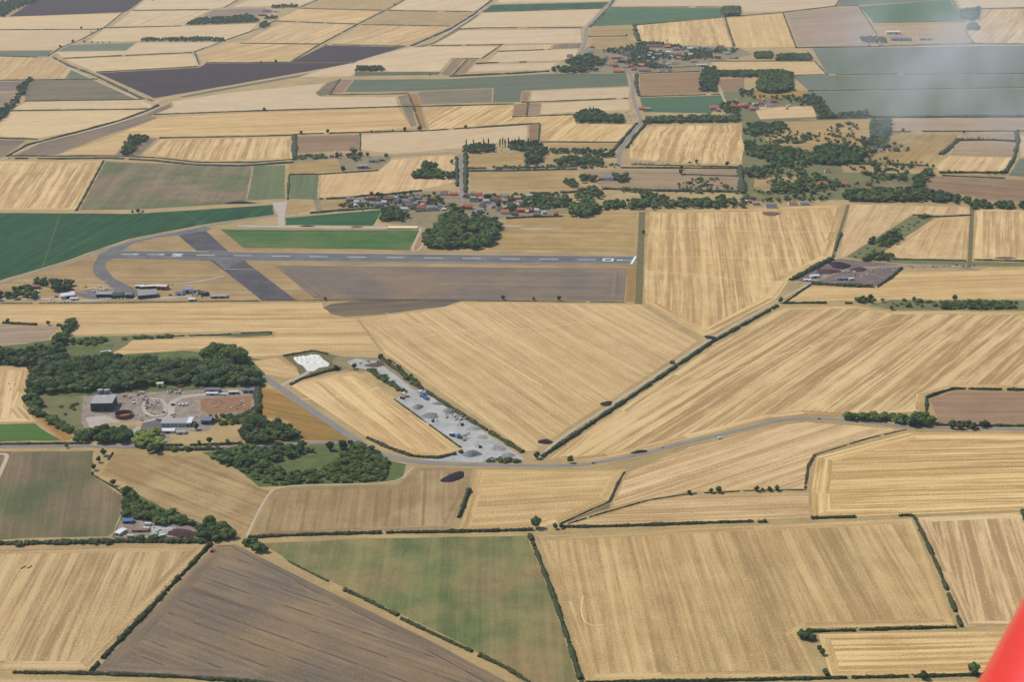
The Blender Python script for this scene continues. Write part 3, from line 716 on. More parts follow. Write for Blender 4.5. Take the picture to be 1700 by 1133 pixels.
MIX = ['broad', 'dark', 'dark', 'broad', 'dark', 'pale', 'broad', 'pale', 'dark', 'copper']; DKM = ['dark', 'dark', 'broad']; BU = ['bush', 'bush', 'bush', 'dark']

def wl_(label, group): return dict(label=label, group=group)
def build_trees():
    individual = {'tree': 0, 'bush': 0}; rest = {}
    for t in sorted(TREES, key=lambda q: -q[0]):
        imp, x, y, h, kind, label, group, wf = t
        cls = 'bush' if kind == 'bush' else 'tree'
        if individual[cls] < 295 or kind == 'poplar':
            individual[cls] += 1 if kind != 'poplar' else 0
            pr = random.choice(TP[kind]); s = h/H0.get(kind, 10); sw = s*random.uniform(.9, 1.15)*wf
            rz = random.uniform(0, 6.28)
            lab = label or 'lone tree'
            if pr.name not in USED:
                USED.add(pr.name); o = pr; o.location = (x, y, 0); o.rotation_euler = (0, 0, rz); o.scale = (sw, sw, s)
                o['label'] = lab
                if group: o['group'] = group
            else:
                o = dup(pr, loc=(x, y, 0), rz=rz, sc=(sw, sw, s), label=lab)
                if group: o['group'] = group
                elif 'group' in o: del o['group']
            if kind == 'bush': o['category'] = 'bush'
        else:
            rest.setdefault((group or 'trees', {'pale': 'pale', 'lime': 'lime'}.get(kind, 'dark' if kind == 'dark' else 'broad')), []).append(t)
    for (group, mk_), L in rest.items():
        mb = MB()
        for imp, x, y, h, kind, label, g_, wf in L:
            r = (h*.45 if kind != 'bush' else h*.8)*wf*random.uniform(.9, 1.1)
            crown(mb, h, r, 0 if kind == 'bush' or h < 6 else h*.1, 5, ICO1, 16 if imp < 12 else 26, max(.5, h*.08), at=(x, y, 0))
        o = mb.build('woodland', M[{'pale': 'leaf_pale', 'lime': 'leaf_lime', 'broad': 'leaf', 'dark': 'leaf_dark'}[mk_]])
        tag(o, (L[0][5] or 'trees')[:80], 'trees', kind='stuff')
    for L in TP.values():
        for p in L:
            if p.name not in USED:
                for c in list(p.children): bpy.data.objects.remove(c)
                bpy.data.objects.remove(p)

# ------------------------------------------------------------------ hedges
HN = [0]
def region(x, y):
    ns = 'beyond the runway' if y < 420 else ('of the middle ground' if y < 720 else 'of the near fields')
    we = 'west' if x < 560 else ('centre' if x < 1130 else 'east')
    return ns, we
def hedge(line, w=4, h=2.5, label=None, gap=0.0, mat='hedge', name='hedge'):
    if label and ('ditch hedge' in label or 'grass' in label or 'sparse' in label): mat = 'ditch_leaf'
    q = pts(line); cx, cy = q[len(q)//2]
    p = [P(*a)[:2] for a in q]
    step = 2.2 if cy > 600 else (3.5 if cy > 300 else 7)
    # resample
    out = []; 
    for a, b in zip(p[:-1], p[1:]):
        L = np.linalg.norm(b-a); n = max(1, int(L/step))
        for i in range(n): out.append(a+(b-a)*i/n)
    out.append(p[-1]); n = len(out); prof = [(-.5, 0), (-.52, .45), (-.3, .9), (.1, 1.05), (.42, .7), (.5, 0)]
    V = []; Fc = []; m = len(prof); wv = random.random()*6
    keep = []; onn = True
    for i in range(n):
        if gap: onn = random.random() > gap if random.random() < .12 else onn
        else: onn = random.random() > .012 if onn else random.random() < .6
        keep.append(onn)
        a = out[max(0, i-1)]; b = out[min(n-1, i+1)]; d = (b-a)/(np.linalg.norm(b-a)+1e-9); nr = np.array((-d[1], d[0]))
        k = .92+.2*math.sin(i*.35+wv)+.16*math.sin(i*.11+wv*2)+random.uniform(-.22, .28)
        for (u, z) in prof:
            uu = u*w*k+random.uniform(-.12, .12)*w; zz = z*h*(k*.5+.5)*random.uniform(.8, 1.2)
            V.append((out[i][0]+nr[0]*uu, out[i][1]+nr[1]*uu, max(0, zz)))
    for i in range(n-1):
        if not (keep[i] and keep[i+1]): continue
        for j in range(m-1): Fc.append((i*m+j, i*m+j+1, (i+1)*m+j+1, (i+1)*m+j))
    for i in (0, n-1): Fc.append(tuple(i*m+j for j in range(m)))
    mb = MB(); mb.add(V, Fc)
    if cy > 480:       # sprays standing out of the clipped line
        k = int(n*1.6); idx = rng.integers(0, n, k); idx = [i for i in idx if keep[i]]
        if idx:
            c = np.array([(out[i][0]+random.uniform(-.45, .45)*w, out[i][1]+random.uniform(-.45, .45)*w, h*random.uniform(.5, 1.15)) for i in idx])
            k = len(c); a = rng.normal(size=(k, 3)); a /= np.linalg.norm(a, axis=1)[:, None]; b = np.cross(a, rng.normal(size=(k, 3))); b /= np.linalg.norm(b, axis=1)[:, None]
            s = rng.uniform(.4, .9, (k, 1)); Vq = np.stack([c-a*s, c+b*s, c+a*s, c-b*s], 1).reshape(-1, 3)
            mb.add(Vq, [(4*i, 4*i+1, 4*i+2, 4*i+3) for i in range(k)])
    o = mb.build(name, M[mat]); ns, we = region(cx, cy)
    if label: tag(o, label, 'hedge')
    else:
        tag(o, f'thin dark hedge on a field edge in the {we} {ns}', 'hedge', f'thin field hedges in the {we} {ns}')
    HN[0] += 1
    return o
for s in ['-60,49.5 165,48.5', '206,19 174,45 134,66 103,78 80,93', '-60,92 0,93 62,95', '-60,134 162,131.5', '40,168 235,165.2', '15,184 247,181', '173,46 302,43', '217,17.3 347,15.6',
          '160,120 328,110.5', '105,96.8 322,87', '341,104.2 482,103.2 590,103.3', '400,71.8 530,73.2', '539,74 673,77', '458,35 592,39.7', '600,40.6 747,43', '495,13.4 636,17', '645,17.6 784,19.6',
          '372,12.2 408,-8', '500,11 545,-8', '458,34 430,47.5 378,65.5 323,86 331,108', '482,103 532,73 593,40.5 640,17 684,-8', '0,229 62,231.5', '800,19.8 1000,13.6', '760,48.6 800,46.2 966,45.8',
          '716,75.5 830,74.3 834,73.5', '826,85.4 914,82', '749,97.8 795,97.6', '255,190.3 400,185 662,177.4 697,177 853,172.6', '866,170.3 1043,163.2', '877,171 874,192', '850,194.3 954,190.4',
          '800,210.5 877,206 896,205.3 894,234', '897,235.8 1028,236.5', '265,229.3 400,227 487,224.6', '493,222.8 596,220.2 712,217 877,206.6', '530,290 628,283.7', '480,290.6 530,289.6', '976,60.6 1040,59.6',
          '1013,12 1197,11.5', '1054,41.5 1200,28.3 1300,20.4 1387,10 1425,9', '1387,10 1398,-8', '1300,21 1322,79', '1425,9 1456,57', '1602,50 1617,72', '1449,37.4 1602,35.2', '1578,-5 1602,35',
          '1626,14.6 1770,11.3', '1353,102 1373,124', '1178,101.5 1350,101.2', '1313,125.2 1372,124 1770,121.5', '1342,151 1770,144.4', '1478,219 1770,217.4', '1541,290.8 1668,296.3', '1541,290 1516,318',
          '1061,160.3 1197,156.6', '1061,122 1162,118.5', '1131,290 1230,293', '1048,273.5 1228,277.5', '-60,229 62,231.3', '1482,431 1603,433.2', '1617,432 1770,436', '1612,357.5 1553,360.6 1515,357']:
    hedge(s, 4.5, 2.2)
for s, w, h, lb in [
    ('88,95 115,109 155,124 235,163 253,167', 9, 3, 'thick dark hedge along the pale track beside the dark ploughed field far off'),
    ('12,260 45,241 69,235 130,219 200,200 247,183 262,175', 7, 3, 'curving hedge along the winding track in the far west'),
    ('15,263.5 100,264 185,263 255,267 326,274.5 400,276 487,270', 7, 3, 'long hedge on the near side of the lane above the striped and mottled fields'),
    ('18,259 100,259.5 185,258.8 260,262 326,269.5 420,270 487,264.5', 5, 2, 'long hedge on the far side of the lane above the mottled field'),
    ('683,76 747,48 786,24 826,-8', 8, 3, 'dark hedge following the far diagonal track to the upper edge'),
    ('747,127 800,124.5 850,122.5 911,118.5', 9, 4, 'thick green hedge on the far side of the grey-green field'),
    ('790,106 812,104.5 870,103 935,101', 5, 3, 'ragged hedge above the pale strip west of the far village'),
    ('565,131 547,157.5 600,157 678,155.5 689,185 698,210', 5, 2, 'stepped ditch hedge beside the grey-green field'),
    ('834,73 800,97', 5, 2, 'short slanting hedge at the corner of the far pale field'),
    ('775,99 752,124', 4, 2, 'short slanting hedge through the brown block'),
    ('489,224 489,266', 12, 3, 'short thick hedge at the end of the striped field by the lane'),
    ('598,222 598,250', 4, 2, 'short hedge between the brown field and the pale field by the mill'),
    ('172,267 150,308 127,350', 5, 2, 'slanting hedge between the striped field and the mottled field'),
    ('480,291 478,331', 5, 2, 'short hedge at the side of the small grey-green paddock'),
    ('530,331 577,329.5 600,326 655,322.5 700,317', 6, 3, 'hedge behind the gardens at the west end of the near village'),
    ('515,354.5 560,350.5 640,345.5', 6, 3, 'dark hedge along the top of the small green field by the village'),
    ('1204,29 1210,50 1219,76', 6, 2.5, 'steep hedge between two pale stubble fields beyond the far village'),
    ('1322,79.3 1435,78 1500,75.5 1617,72.5 1770,73.5', 7, 3, 'long straight hedge along the road past the white farm sheds'),
    ('1356,197 1446,195.4 1600,194.5 1770,194', 12, 5, 'tall bushy hedge at the foot of the wide grey-green field'),
    ('1589,233.5 1640,233 1687,235', 6, 4, 'bushy hedge between two mauve paddocks in the east'),
    ('1590,233 1575,247 1562,257', 12, 5, 'short very thick slanting hedge in the eastern paddocks'),
    ('1687,219 1690,235 1684,262 1668,288', 9, 4, 'steep thick hedge at the right of the striped paddock'),
    ('1560,287.5 1620,287 1668,288', 9, 4, 'bushy hedge below the striped eastern paddock'),
    ('1396,272 1470,273 1541,276', 5, 3, 'low hedge between eastern rough pastures'),
    ('979,45 1010,13 1024,-8', 6, 2.5, 'hedge on the east side of the road leaving the far village northward'),
    ('1053,42 1056,55 1061,68', 14, 6, 'short very thick hedge north of the far village church'),
    ('1057,122 1056,140 1061,159', 10, 4, 'thick hedge along the road south of the far village'),
    ('1018,250 1036,229 1057,205', 7, 4, 'roadside hedge on the west of the bend below the copse'),
    ('1040,246 1052,228 1070,208', 7, 4, 'roadside hedge on the east of the bend beside the wavy striped field'),
    ('775,280 850,279 959,277', 6, 3, 'hedge on the far side of the lane between the two villages'),
    ('775,284.5 850,284 958,281.5', 6, 3, 'hedge on the near side of the lane between the two villages'),
    ('1030,279 1120,279.5 1229,280', 6, 3, 'straight hedge below the wavy striped field'),
    ('1229,277 1231,300 1233,322', 14, 6, 'tall thick hedge at the right of the mauve pasture'),
    ('1000,314 1100,317.5 1230,319', 9, 4, 'bushy hedge along the foot of the mauve pasture'),
    ('838,337 885,339 945,341', 8, 3, 'hedge between the garden paddocks east of the near village'),
    ('880,322 920,322 957,319', 8, 4, 'hedge behind the paddock east of the near village'),
    ('773,258 773,320', 9, 5, 'dense green hedge along the east side of the straight road into the near village'),
    ('758,262 759,310', 7, 4, 'hedge along the west side of the straight road into the near village'),
    ('840,363.5 880,361 935,360', 5, 3, 'clipped hedge along the front gardens of the orange-roofed houses'),
    ('-60,504 120,504 250,502.5 430,500', 2.5, 1, 'low grassy bank below the hangars'),
    ('434,499.5 540,498.5 700,498.3 835,500.3 1036,502.3', 2.2, .8, 'low dark grass line below the long ploughed strip by the runway'),
    ('5,537 50,539.5 102,541.5', 4.5, 3, 'broken hedge of small bushes below the hangars'),
    ('1396,388 1390,405 1384,427', 4.5, 3, 'broken hedge running up the edge of the vertically striped field'),
    ('1302,504.5 1345,504 1415,504.5', 4, 3, 'row of clipped bushes along the top of the great diagonal-striped field'),
    ('1290,509 1181,569.5 1112,616.5 1025,675 959,719.5 899,760', 5.5, 3.2, 'long straight dark hedge beside the diagonal track'),
    ('1538,689 1538,661 1560,653 1583,646.5 1660,648 1770,650', 4, 3, 'hedge round the corner of the plain pinkish field'),
    ('1556,706.5 1640,708 1770,709', 4, 2.5, 'hedge between the pinkish field and the road'),
    ('1504,714 1440,729 1353,756', 1.6, .9, 'thin brown ditch hedge slanting down from the roadside copse'),
    ('1352,757 1342,775 1339,795 1337,812', 3.6, 1.0, 'steep ditch hedge at the end of the pale ribbed field'),
    ('1337,814.5 1250,815.5 1144,821 1078,831 1000,853 935,873', 1.2, 1.0, 'thin curving ditch hedge under the row of small trees'),
    ('1037,784 1026,803 1012,834', 3.2, 1.0, 'short dark ditch hedge pointing down from the main road bend'),
    ('1012,834 980,848 930,871', 1.8, 1.2, 'thin ditch hedge running down to the big lone tree'),
    ('934,876 1000,875.5 1100,872 1200,868.5 1250,867', 4, 2.6, 'hedge east of the lone tree, above the broad brown striped field'),
    ('1258,868 1272,867', 5, 2.6, 'very short detached piece of hedge east of the lone tree'),
    ('1347,861.5 1420,859.5', 4, 2.4, 'dark broken hedge at the foot of the pale ribbed field'),
    ('1492,857.5 1508,856.5 1518,859', 4.5, 2.6, 'short hook of hedge at the corner of the broad brown striped field'),
    ('412,893.5 500,889.5 600,886.5 760,884 885,881', 4.2, 2.8, 'long clipped hedge along the top of the green field'),
    ('779,815 772,832 764,855 751,883', 5, 4, 'ragged dark hedge between the brown field and the golden field'),
    ('880,890 900,942 922,1000 945,1070 970,1150', 4.6, 3, 'straight dark hedge between the green field and the broad brown striped field'),
    ('1518,860 1540,905 1560,950 1596,1042', 3.8, 3, 'straight dark hedge at the right end of the broad brown striped field'),
    ('1588,1043 1500,1045 1428,1047.5', 3.4, 2.4, 'straight hedge along the upper edge of the small corner field, right part'),
    ('1420,1048 1380,1049 1345,1050', 3.4, 2.4, 'straight hedge along the upper edge of the small corner field, left part'),
    ('1330,1050 1345,1070 1358,1092 1374,1124', 4, 3.4, 'thick ragged hedge at the left end of the small corner field'),
    ('972,1135 1200,1131.5 1369,1127.5 1540,1124 1770,1118', 3.6, 2.4, 'long hedge along the bottom edge of the photo on the right'),
    ('1697,850 1712,880 1740,930', 5, 3.6, 'thick hedge entering at the right edge of the photo'),
    ('350,904 330,925 300,958', 4.6, 3.2, 'upper piece of the slanting hedge beside the purple ploughed field'),
    ('297,960 250,1011 200,1063 151,1116', 5, 3.4, 'lower long piece of the slanting hedge beside the purple ploughed field'),
    ('-60,1117.5 148,1119.5 280,1124.5 410,1133.5 600,1150', 4, 2.4, 'hedge along the bottom edge of the photo on the left'),
    ('-60,905 100,902.5 200,900 345,901', 7, 3.6, 'long bushy hedge above the striped lower-left field'),
    ('478,932 500,944 545,966', 2.2, 1.2, 'low thin hedge start beside the purple ploughed field'),
    ('572,980 610,998 660,1023', 4.6, 2.4, 'first thick piece of hedge between the green and the purple field'),
    ('666,1028 720,1054 783,1083', 4.2, 2.4, 'second thick piece of hedge between the green and the purple field'),
    ('796,1089 840,1110 880,1135', 4, 2.4, 'third piece of hedge between the green and the purple field at the bottom'),
    ('160,793 190,810 218,830', 2.4, 1.2, 'thin hedge between the green-brown field and the contoured brown field'),
    ('187,753 172,775 158,792', 2.6, 1.5, 'sparse hedge under the row of small poplar-shaped trees'),
    ('-60,739 60,738 128,737', 4, 2.2, 'hedge between the small bright green field and the road'),
    ('632,595 700,646 780,698 868,752', 6, 3.2, 'long dark hedge along the upper side of the gravel yard'),
    ('612,615 640,634 668,650', 6, 3, 'bushy bank hedge on the lower side of the gravel yard'),
    ('655,664 700,697 765,744', 2.4, 1.4, 'low hedge on the lower side of the gravel yard'),
    ('610,728 651,747 686,758.5 726,761.5 768,752', 5, 2.8, 'curved dark hedge round the foot of the wedge-shaped stubble field'),
    ('482,640 500,630 540,618 566,612', 5, 2.6, 'curved hedge at the head of the wedge-shaped stubble field'),
    ('470,592 520,583 545,589', 3, 2, 'low hedge behind the white chalk heaps'),
    ('1313,466 1345,449 1362,440 1380,431', 10, 5, 'tall thick hedge on the west side of the scrap yard'),
    ('1347,471.5 1400,475 1457,477', 10, 4.5, 'tall thick hedge on the south side of the scrap yard'),
    ('1458,476 1480,461 1496,446', 5, 3, 'clipped hedge on the east side of the scrap yard'),
    ('1300,505 1330,484 1345,474', 3, 2.4, 'short clipped hedge beside the scrap yard approach track'),
    ('270,747 330,747.5 425,747', 5, 3, 'roadside hedge below the depot lawn'),
    ('276,740.5 340,740 402,737.5', 4, 2.6, 'hedge between the depot lawn and the road'),
    ('428,646 428,668 430,690', 9, 4, 'tall hedge between the depot and the orange-brown field'),
    ('286,559 360,556.5 448,552', 3, 1.5, 'narrow green strip hedge in the western stubble field'),
    ]:
    hedge(s, w, h, lb, gap=.55 if ('broken' in lb or 'ragged' in lb or 'row of clipped' in lb or 'sparse' in lb) else 0)

# ------------------------------------------------------------------ buildings
RC = {'red': (186,98,70), 'orange': (222,122,74), 'brown': (146,106,92), 'grey': (164,160,158), 'slate': (118,118,126), 'pink': (206,158,136), 'white': (222,222,218), 'tan': (176,152,122),
      'green': (58,82,66), 'blue': (84,112,158), 'mauve': (158,138,140), 'cream': (214,200,164), 'dark': (56,58,60), 'brick': (168,112,86), 'pale': (212,202,186), 'yellow': (208,172,84)}
BM = {}
def bmat(c, rough=.8):
    k = (c, rough)
    if k not in BM: BM[k] = plain_mat('painted_'+c, RC[c], .3, .9, rough, .25)
    return BM[k]
M['glass'] = plain_mat('window_glass', (50,58,66), .3, 1, .15, .6)
M['steel'] = plain_mat('weathered_steel', (150,150,148), .25, .8, .5, .5)
def gable_parts(t, L, W, hw_, hr, wc, rc, chim=True, ov=.35, hip=0.0):
    wm = MB(); x, y = L/2, W/2
    g0 = 0 if not hip else 0
    wm.add([(-x,-y,0),(x,-y,0),(x,y,0),(-x,y,0),(-x,-y,hw_),(x,-y,hw_),(x,y,hw_),(-x,y,hw_),(-x,0,hw_+hr*(1-hip)*.97),(x,0,hw_+hr*(1-hip)*.97)],
           [(0,1,5,4),(2,3,7,6),(1,2,6,9,5),(3,0,4,8,7)])
    wm.build('wall', bmat(wc), t)
    rm = MB(); th = .18; xo, yo = x+ov, y+ov; dz = hr*ov/y; hx = xo-hip*W*.5
    rm.add([(-xo,-yo,hw_-dz),(xo,-yo,hw_-dz),(hx,0,hw_+hr),(-hx,0,hw_+hr),(-xo,yo,hw_-dz),(xo,yo,hw_-dz),
            (-xo,-yo,hw_-dz+th),(xo,-yo,hw_-dz+th),(hx,0,hw_+hr+th),(-hx,0,hw_+hr+th),(-xo,yo,hw_-dz+th),(xo,yo,hw_-dz+th)],
           [(6,7,8,9),(9,8,11,10),(3,2,1,0),(4,5,2,3),(0,1,7,6),(5,4,10,11),(1,2,8,7),(2,5,11,8),(3,0,6,9),(4,3,9,10)])
    if hip: rm.add([(-xo,-yo,hw_-dz+th),(-xo,yo,hw_-dz+th),(-hx,0,hw_+hr+th),(xo,-yo,hw_-dz+th),(xo,yo,hw_-dz+th),(hx,0,hw_+hr+th)], [(0,2,1),(3,4,5)])
    r = rm.build('roof', bmat(rc), t)
    if chim:
        c = MB(); c.box((x*.7, 0, hw_+hr+.3), (.9, .7, 1.6)); c.build('chimney', bmat('brick'), r)
    return r
HOUSES = {}
def house(x, y, L, W, deg, rc, wc, where, name='house', h=None, chim=True, label=None, hr=None, cat='house', win=False):
    """L, W in metres; deg turns the ridge away from the left-right direction"""
    if not label: q_ = 1.34 if y < 200 else 1.18; L *= q_; W *= q_
    p = P(x, y); h = h or random.uniform(4, 5.4); hr = hr or W*.4
    lab = label or f'{wc} walled house with a {rc} roof {where}'
    o = empty(name, lab, cat, (p[0], p[1], 0), R(deg))
    if not label: o['group'] = f'{rc} roofed {wc} houses {where}'
    gable_parts(o, L, W, h, hr, wc, rc, chim, hip=random.choice([0, 0, .6]) if not label else 0)
    if win:
        for k in (-1, 0, 1):
            for s in (-1, 1):
                m = MB(); m.box((k*L*.3, s*(W/2+.02), h*.55), (1.1, .08, 1.2)); m.build('window' if k or s > 0 else 'door', M['glass'], o)
    OBST.append((p[0], p[1], max(L, W)*.62)); return o
V1 = 'in the near village, west part'; V1E = 'in the near village, east part'; V2 = 'in the far village by the church'; V3 = 'in the hamlet among trees in the east'
for (x, y, L, W, d, rc, wc) in [(582,334,16,7,5,'mauve','tan'),(592,338,9,6,8,'white','white'),(604,338,9,6,-5,'grey','white'),(617,332,11,8,0,'red','brick'),(627,333,9,7,80,'brown','tan'),(645,333,17,8,4,'brown','brick'),
   (618,341,9,6,0,'grey','pale'),(629,341,9,6,0,'grey','white'),(638,339,8,6,0,'white','white'),(672,336,11,7,5,'grey','white'),(683,333,11,7,85,'grey','white'),(695,331,12,8,-20,'slate','tan'),
   (706,338,14,10,-35,'brown','brick'),(679,344,13,8,0,'brown','tan'),(699,348,14,8,3,'red','cream'),(717,347,15,8,8,'grey','pale'),(731,345,9,7,80,'grey','white'),(672,350,11,6,5,'white','white'),(663,345,8,6,0,'mauve','white'),
   (737,324,13,8,0,'red','white'),(753,324,13,7,-8,'orange','pink'),(652,344,8,6,20,'mauve','pale'),(690,341,8,6,0,'grey','pale'),(658,338,8,6,10,'brown','tan')]:
    house(x, y, L, W, d, rc, wc, V1)
for (x, y, L, W, d, rc, wc) in [(774,328,9,9,70,'brown','brick'),(784,324,9,7,0,'grey','pale'),(795,326,12,8,0,'red','pink'),(798,333,10,8,0,'pink','pink'),(770,346,9,7,80,'orange','brick'),(779,347,11,8,0,'red','brick'),
   (787,335,15,6,0,'green','pale'),(801,343,11,8,60,'slate','pale'),(797,352,10,7,0,'grey','pale'),(807,337,10,7,10,'pale','white'),(818,334,9,9,80,'mauve','pink'),(817,345,9,7,40,'pale','white'),(838,328,11,7,0,'grey','white'),
   (838,336,10,8,0,'tan','tan'),(859,331,12,8,0,'pink','tan'),(862,338,11,7,0,'tan','pale'),(880,328,14,5,4,'pale','pale'),(838,347,7,6,0,'pale','cream'),(839,355,14,8,0,'orange','white'),(855,357,11,8,75,'brown','brick'),
   (867,352,17,7,0,'orange','brick'),(880,352,10,9,0,'brown','brick'),(891,352,8,6,0,'white','white'),(891,360,11,7,0,'brown','brick'),(923,358,8,6,0,'red','brick'),(903,355,7,6,20,'white','white'),(828,350,7,6,0,'slate','pale')]:
    house(x, y, L, W, d, rc, wc, V1E)
for (x, y, L, W, d, rc, wc) in [(1086,78,40,8,0,'brown','tan'),(1108,79,15,11,0,'orange','brick'),(1123,83,16,9,0,'mauve','brick'),(1146,82,16,7,0,'white','pale'),(1146,92,9,9,0,'cream','cream'),(1024,97,26,11,10,'pink','brick'),
   (1030,102,14,9,70,'pink','brick'),(1015,109,15,9,0,'orange','white'),(1008,108,9,7,70,'white','white'),(1022,111,14,8,0,'brown','brick'),(1048,111,11,9,60,'orange','brick'),(1053,116,12,9,60,'orange','brick'),(1065,110,14,9,-20,'orange','tan'),
   (1070,118,26,11,0,'mauve','brick'),(1027,120,24,8,4,'orange','brick'),(1037,112,14,9,0,'grey','pale'),(1060,98,8,8,60,'white','white'),(1085,98,8,6,0,'white','white'),(1094,92,14,8,5,'tan','tan'),(1110,88,12,6,-25,'white','white'),
   (1113,95,9,6,0,'white','white'),(1126,92,14,8,0,'brown','brick'),(1126,98,11,8,0,'pink','pink'),(1101,104,11,7,30,'grey','pale'),(1098,118,11,8,0,'mauve','white'),(1111,118,10,8,0,'slate','white'),(1196,79,17,7,0,'red','pale'),
   (1192,95,11,8,0,'pink','pink'),(1207,90,14,10,0,'grey','pale'),(1221,97,12,8,20,'grey','brick'),(1007,98,10,7,0,'slate','white'),(946,95,16,10,0,'red','white'),(983,79,11,10,0,'orange','brick'),(981,87,13,8,0,'grey','white'),
   (1178,82,12,7,0,'grey','white'),(1170,80,10,7,0,'pale','white'),(1218,178,12,9,0,'red','brick'),(1066,182,12,9,0,'orange','brick'),(1075,183,11,6,0,'pink','tan'),(1185,181,15,9,0,'orange','pink'),(1192,185,11,8,70,'pink','pink'),(1045,100,12,8,0,'brown','brick'),(1076,104,9,7,30,'grey','white')]:
    house(x, y, L, W, d, rc, wc, V2 if y < 130 else 'along the lane south of the far village')
for (x, y, L, W, d, rc, wc) in [(1263,173,14,9,0,'red','pale'),(1276,177,13,9,0,'mauve','white'),(1284,170,12,9,0,'red','brick'),(1303,150,15,8,0,'white','white'),(1263,134,14,10,0,'orange','brick'),(1230,178,13,9,0,'orange','brick'),(1241,180,11,9,60,'red','brick'),
   (1249,183,12,8,0,'orange','tan'),(1256,181,8,7,0,'slate','white'),(1364,308,14,8,4,'orange','tan'),(1373,286,9,7,0,'red','white'),(1443,317,11,8,0,'orange','white'),(1343,266,13,7,0,'brown','tan'),
   (1255,340,12,7,0,'pink','pink'),(1315,340,13,7,5,'orange','white'),(1438,252,15,8,0,'red','brick'),(1452,250,13,8,20,'slate','white'),(1462,252,8,6,0,'grey','white')]:
    house(x, y, L, W, d, rc, wc, V3)
house(1403,308,15,11,0,'orange','white','', label='largest orange-roofed house with white gables among the eastern trees', hr=5, win=True)
house(1280,345,22,9,0,'slate','white','', label='long slate-roofed house backing onto the vertically striped field', win=True)
house(1335,340,18,8,4,'grey','pale','', label='long grey-roofed house under the eastern tree belt')
house(1235,335,15,5,0,'white','white','', label='long low white building at the tree belt behind the striped field', name='shed', cat='shed', chim=False, h=3, hr=1)
house(1246,337,9,7,0,'red','brick','', label='small red-roofed house beside the long white shed')
house(1011,299,19,11,0,'grey','white','', label='large white country house with grey roof between two round trees', h=7, win=True)
house(999,299,12,8,0,'tan','tan','', label='tan outbuilding next to the large white country house', name='outbuilding', cat='outbuilding', chim=False)
house(1008,255,26,8,0,'white','pale','', label='long white-roofed shed beside the road bend', name='shed', cat='shed', chim=False, h=4, hr=1.2)
def barn(x, y, L, W, d, rc, wc, label, h=5, hr=None, name='barn', doors=1):
    o = house(x, y, L, W, d, rc, wc, '', name=name, cat=name.replace('_', ' '), h=h, hr=hr or W*.16, chim=False, label=label)
    for k in range(doors):
        m = MB(); m.box(((k-(doors-1)/2)*L/max(1, doors)*.8, -W/2-.03, h*.4), (min(5, L*.3), .1, h*.8)); m.build('door', bmat('dark'), o)
    return o
barn(602,279,24,13,8,'grey','tan','big grey-roofed barn south of the lane at the mill farm', 6)
barn(620,269,20,11,0,'slate','pale','slate-roofed barn behind the big grey barn of the mill farm', 5)
barn(634,267,12,8,0,'brown','brick','brown-roofed farm building east of the barns', 4)
house(551,261,10,8,0,'yellow','tan','', label='yellowish farm cottage beside the mill tower')
house(564,259,11,8,0,'brown','brick','', label='red-brown house beside the mill tower')
house(585,250,11,9,0,'brown','brick','', label='brown-roofed house in trees behind the mill farm')
barn(443,19,34,14,0,'blue','pale','blue-grey roofed barn of the farm at the far top', 6)
barn(436,26,30,14,0,'red','brick','red-roofed barn of the farm at the far top', 6)
barn(458,19,16,10,0,'white','white','white-roofed shed of the farm at the far top', 5)
barn(470,13,14,9,0,'grey','pale','small grey shed north-east of the far top farm', 4)
barn(1482,56,48,22,0,'white','pale','wide bright white-roofed barn of the north-eastern farm', 8, doors=2)
barn(1495,67,70,24,0,'slate','grey','long slate-coloured barn of the north-eastern farm', 8, doors=3)
barn(1536,66,46,20,0,'grey','pale','grey barn standing apart at the right of the north-eastern farm', 7, doors=2)
house(1461,76,16,9,0,'tan','white','', label='tan-roofed farmhouse at the left of the north-eastern barns')
house(1442,77,12,8,0,'tan','pale','', label='small tan-roofed cottage on the road left of the north-eastern farm')
barn(1151,103,22,9,5,'grey','pale','grey farm shed at the east end of the far village', 5)
barn(1165,110,30,14,4,'pale','pale','large pale farm barn at the east end of the far village', 6)
barn(357,68,22,9,0,'cream','cream','lone cream shed at the end of a line of trees, far west', 5)
# church: tower, nave, chancel
c = P(1032, 92); t = empty('church', 'stone church with a square tower in the far village', 'church', (c[0], c[1], 0), R(-4))
m = MB(); m.box((0, 0, 9), (7, 7, 18)); 
for sx in (-1, 1):
    for sy in (-1, 1): m.box((sx*3, sy*3, 18.8), (1, 1, 1.8))
m.build('tower', bmat('cream'), t)
m = MB(); m.box((16, 0, 4), (25, 9, 8)); m.build('nave', bmat('pale'), t)
m = MB(); m.add([(3.3,-5,8),(29,-5,8),(29,5,8),(3.3,5,8),(3.3,0,12),(29,0,12)], [(0,1,5,4),(2,3,4,5),(1,2,5),(3,0,4),(0,3,2,1)]); m.build('roof', bmat('slate'), t)
OBST.append((c[0]+10, c[1], 22))
# mill tower
c = P(559, 262); t = empty('mill_tower', 'dark tapering mill tower with a white cap at the lane-side farm', 'tower', (c[0], c[1], 0))
MB().cyl((0,0,0), (0,0,13), 3.8, 2.6, 12).build('tower', bmat('dark'), t)
MB().lathe([(2.9,13),(2.8,14),(2.2,15.4),(1.2,16.4),(0,16.9)], 12).build('cap', bmat('white'), t)
m = MB()
for a in (.6, 2.17, 3.74, 5.31): m.box((math.cos(a)*3.4, -3.1, 14.2+math.sin(a)*3.4), (1.2+5*abs(math.cos(a)), .15, 1.2+5*abs(math.sin(a))*.9))
m = MB()
for a in (.6, 2.17, 3.74, 5.31): m.cyl((0,-3.1,14.2), (math.cos(a)*5.5,-3.1,14.2+math.sin(a)*5.5), .35, .2, 5)
m.build('sail', bmat('white'), t)
OBST.append((c[0], c[1], 8))
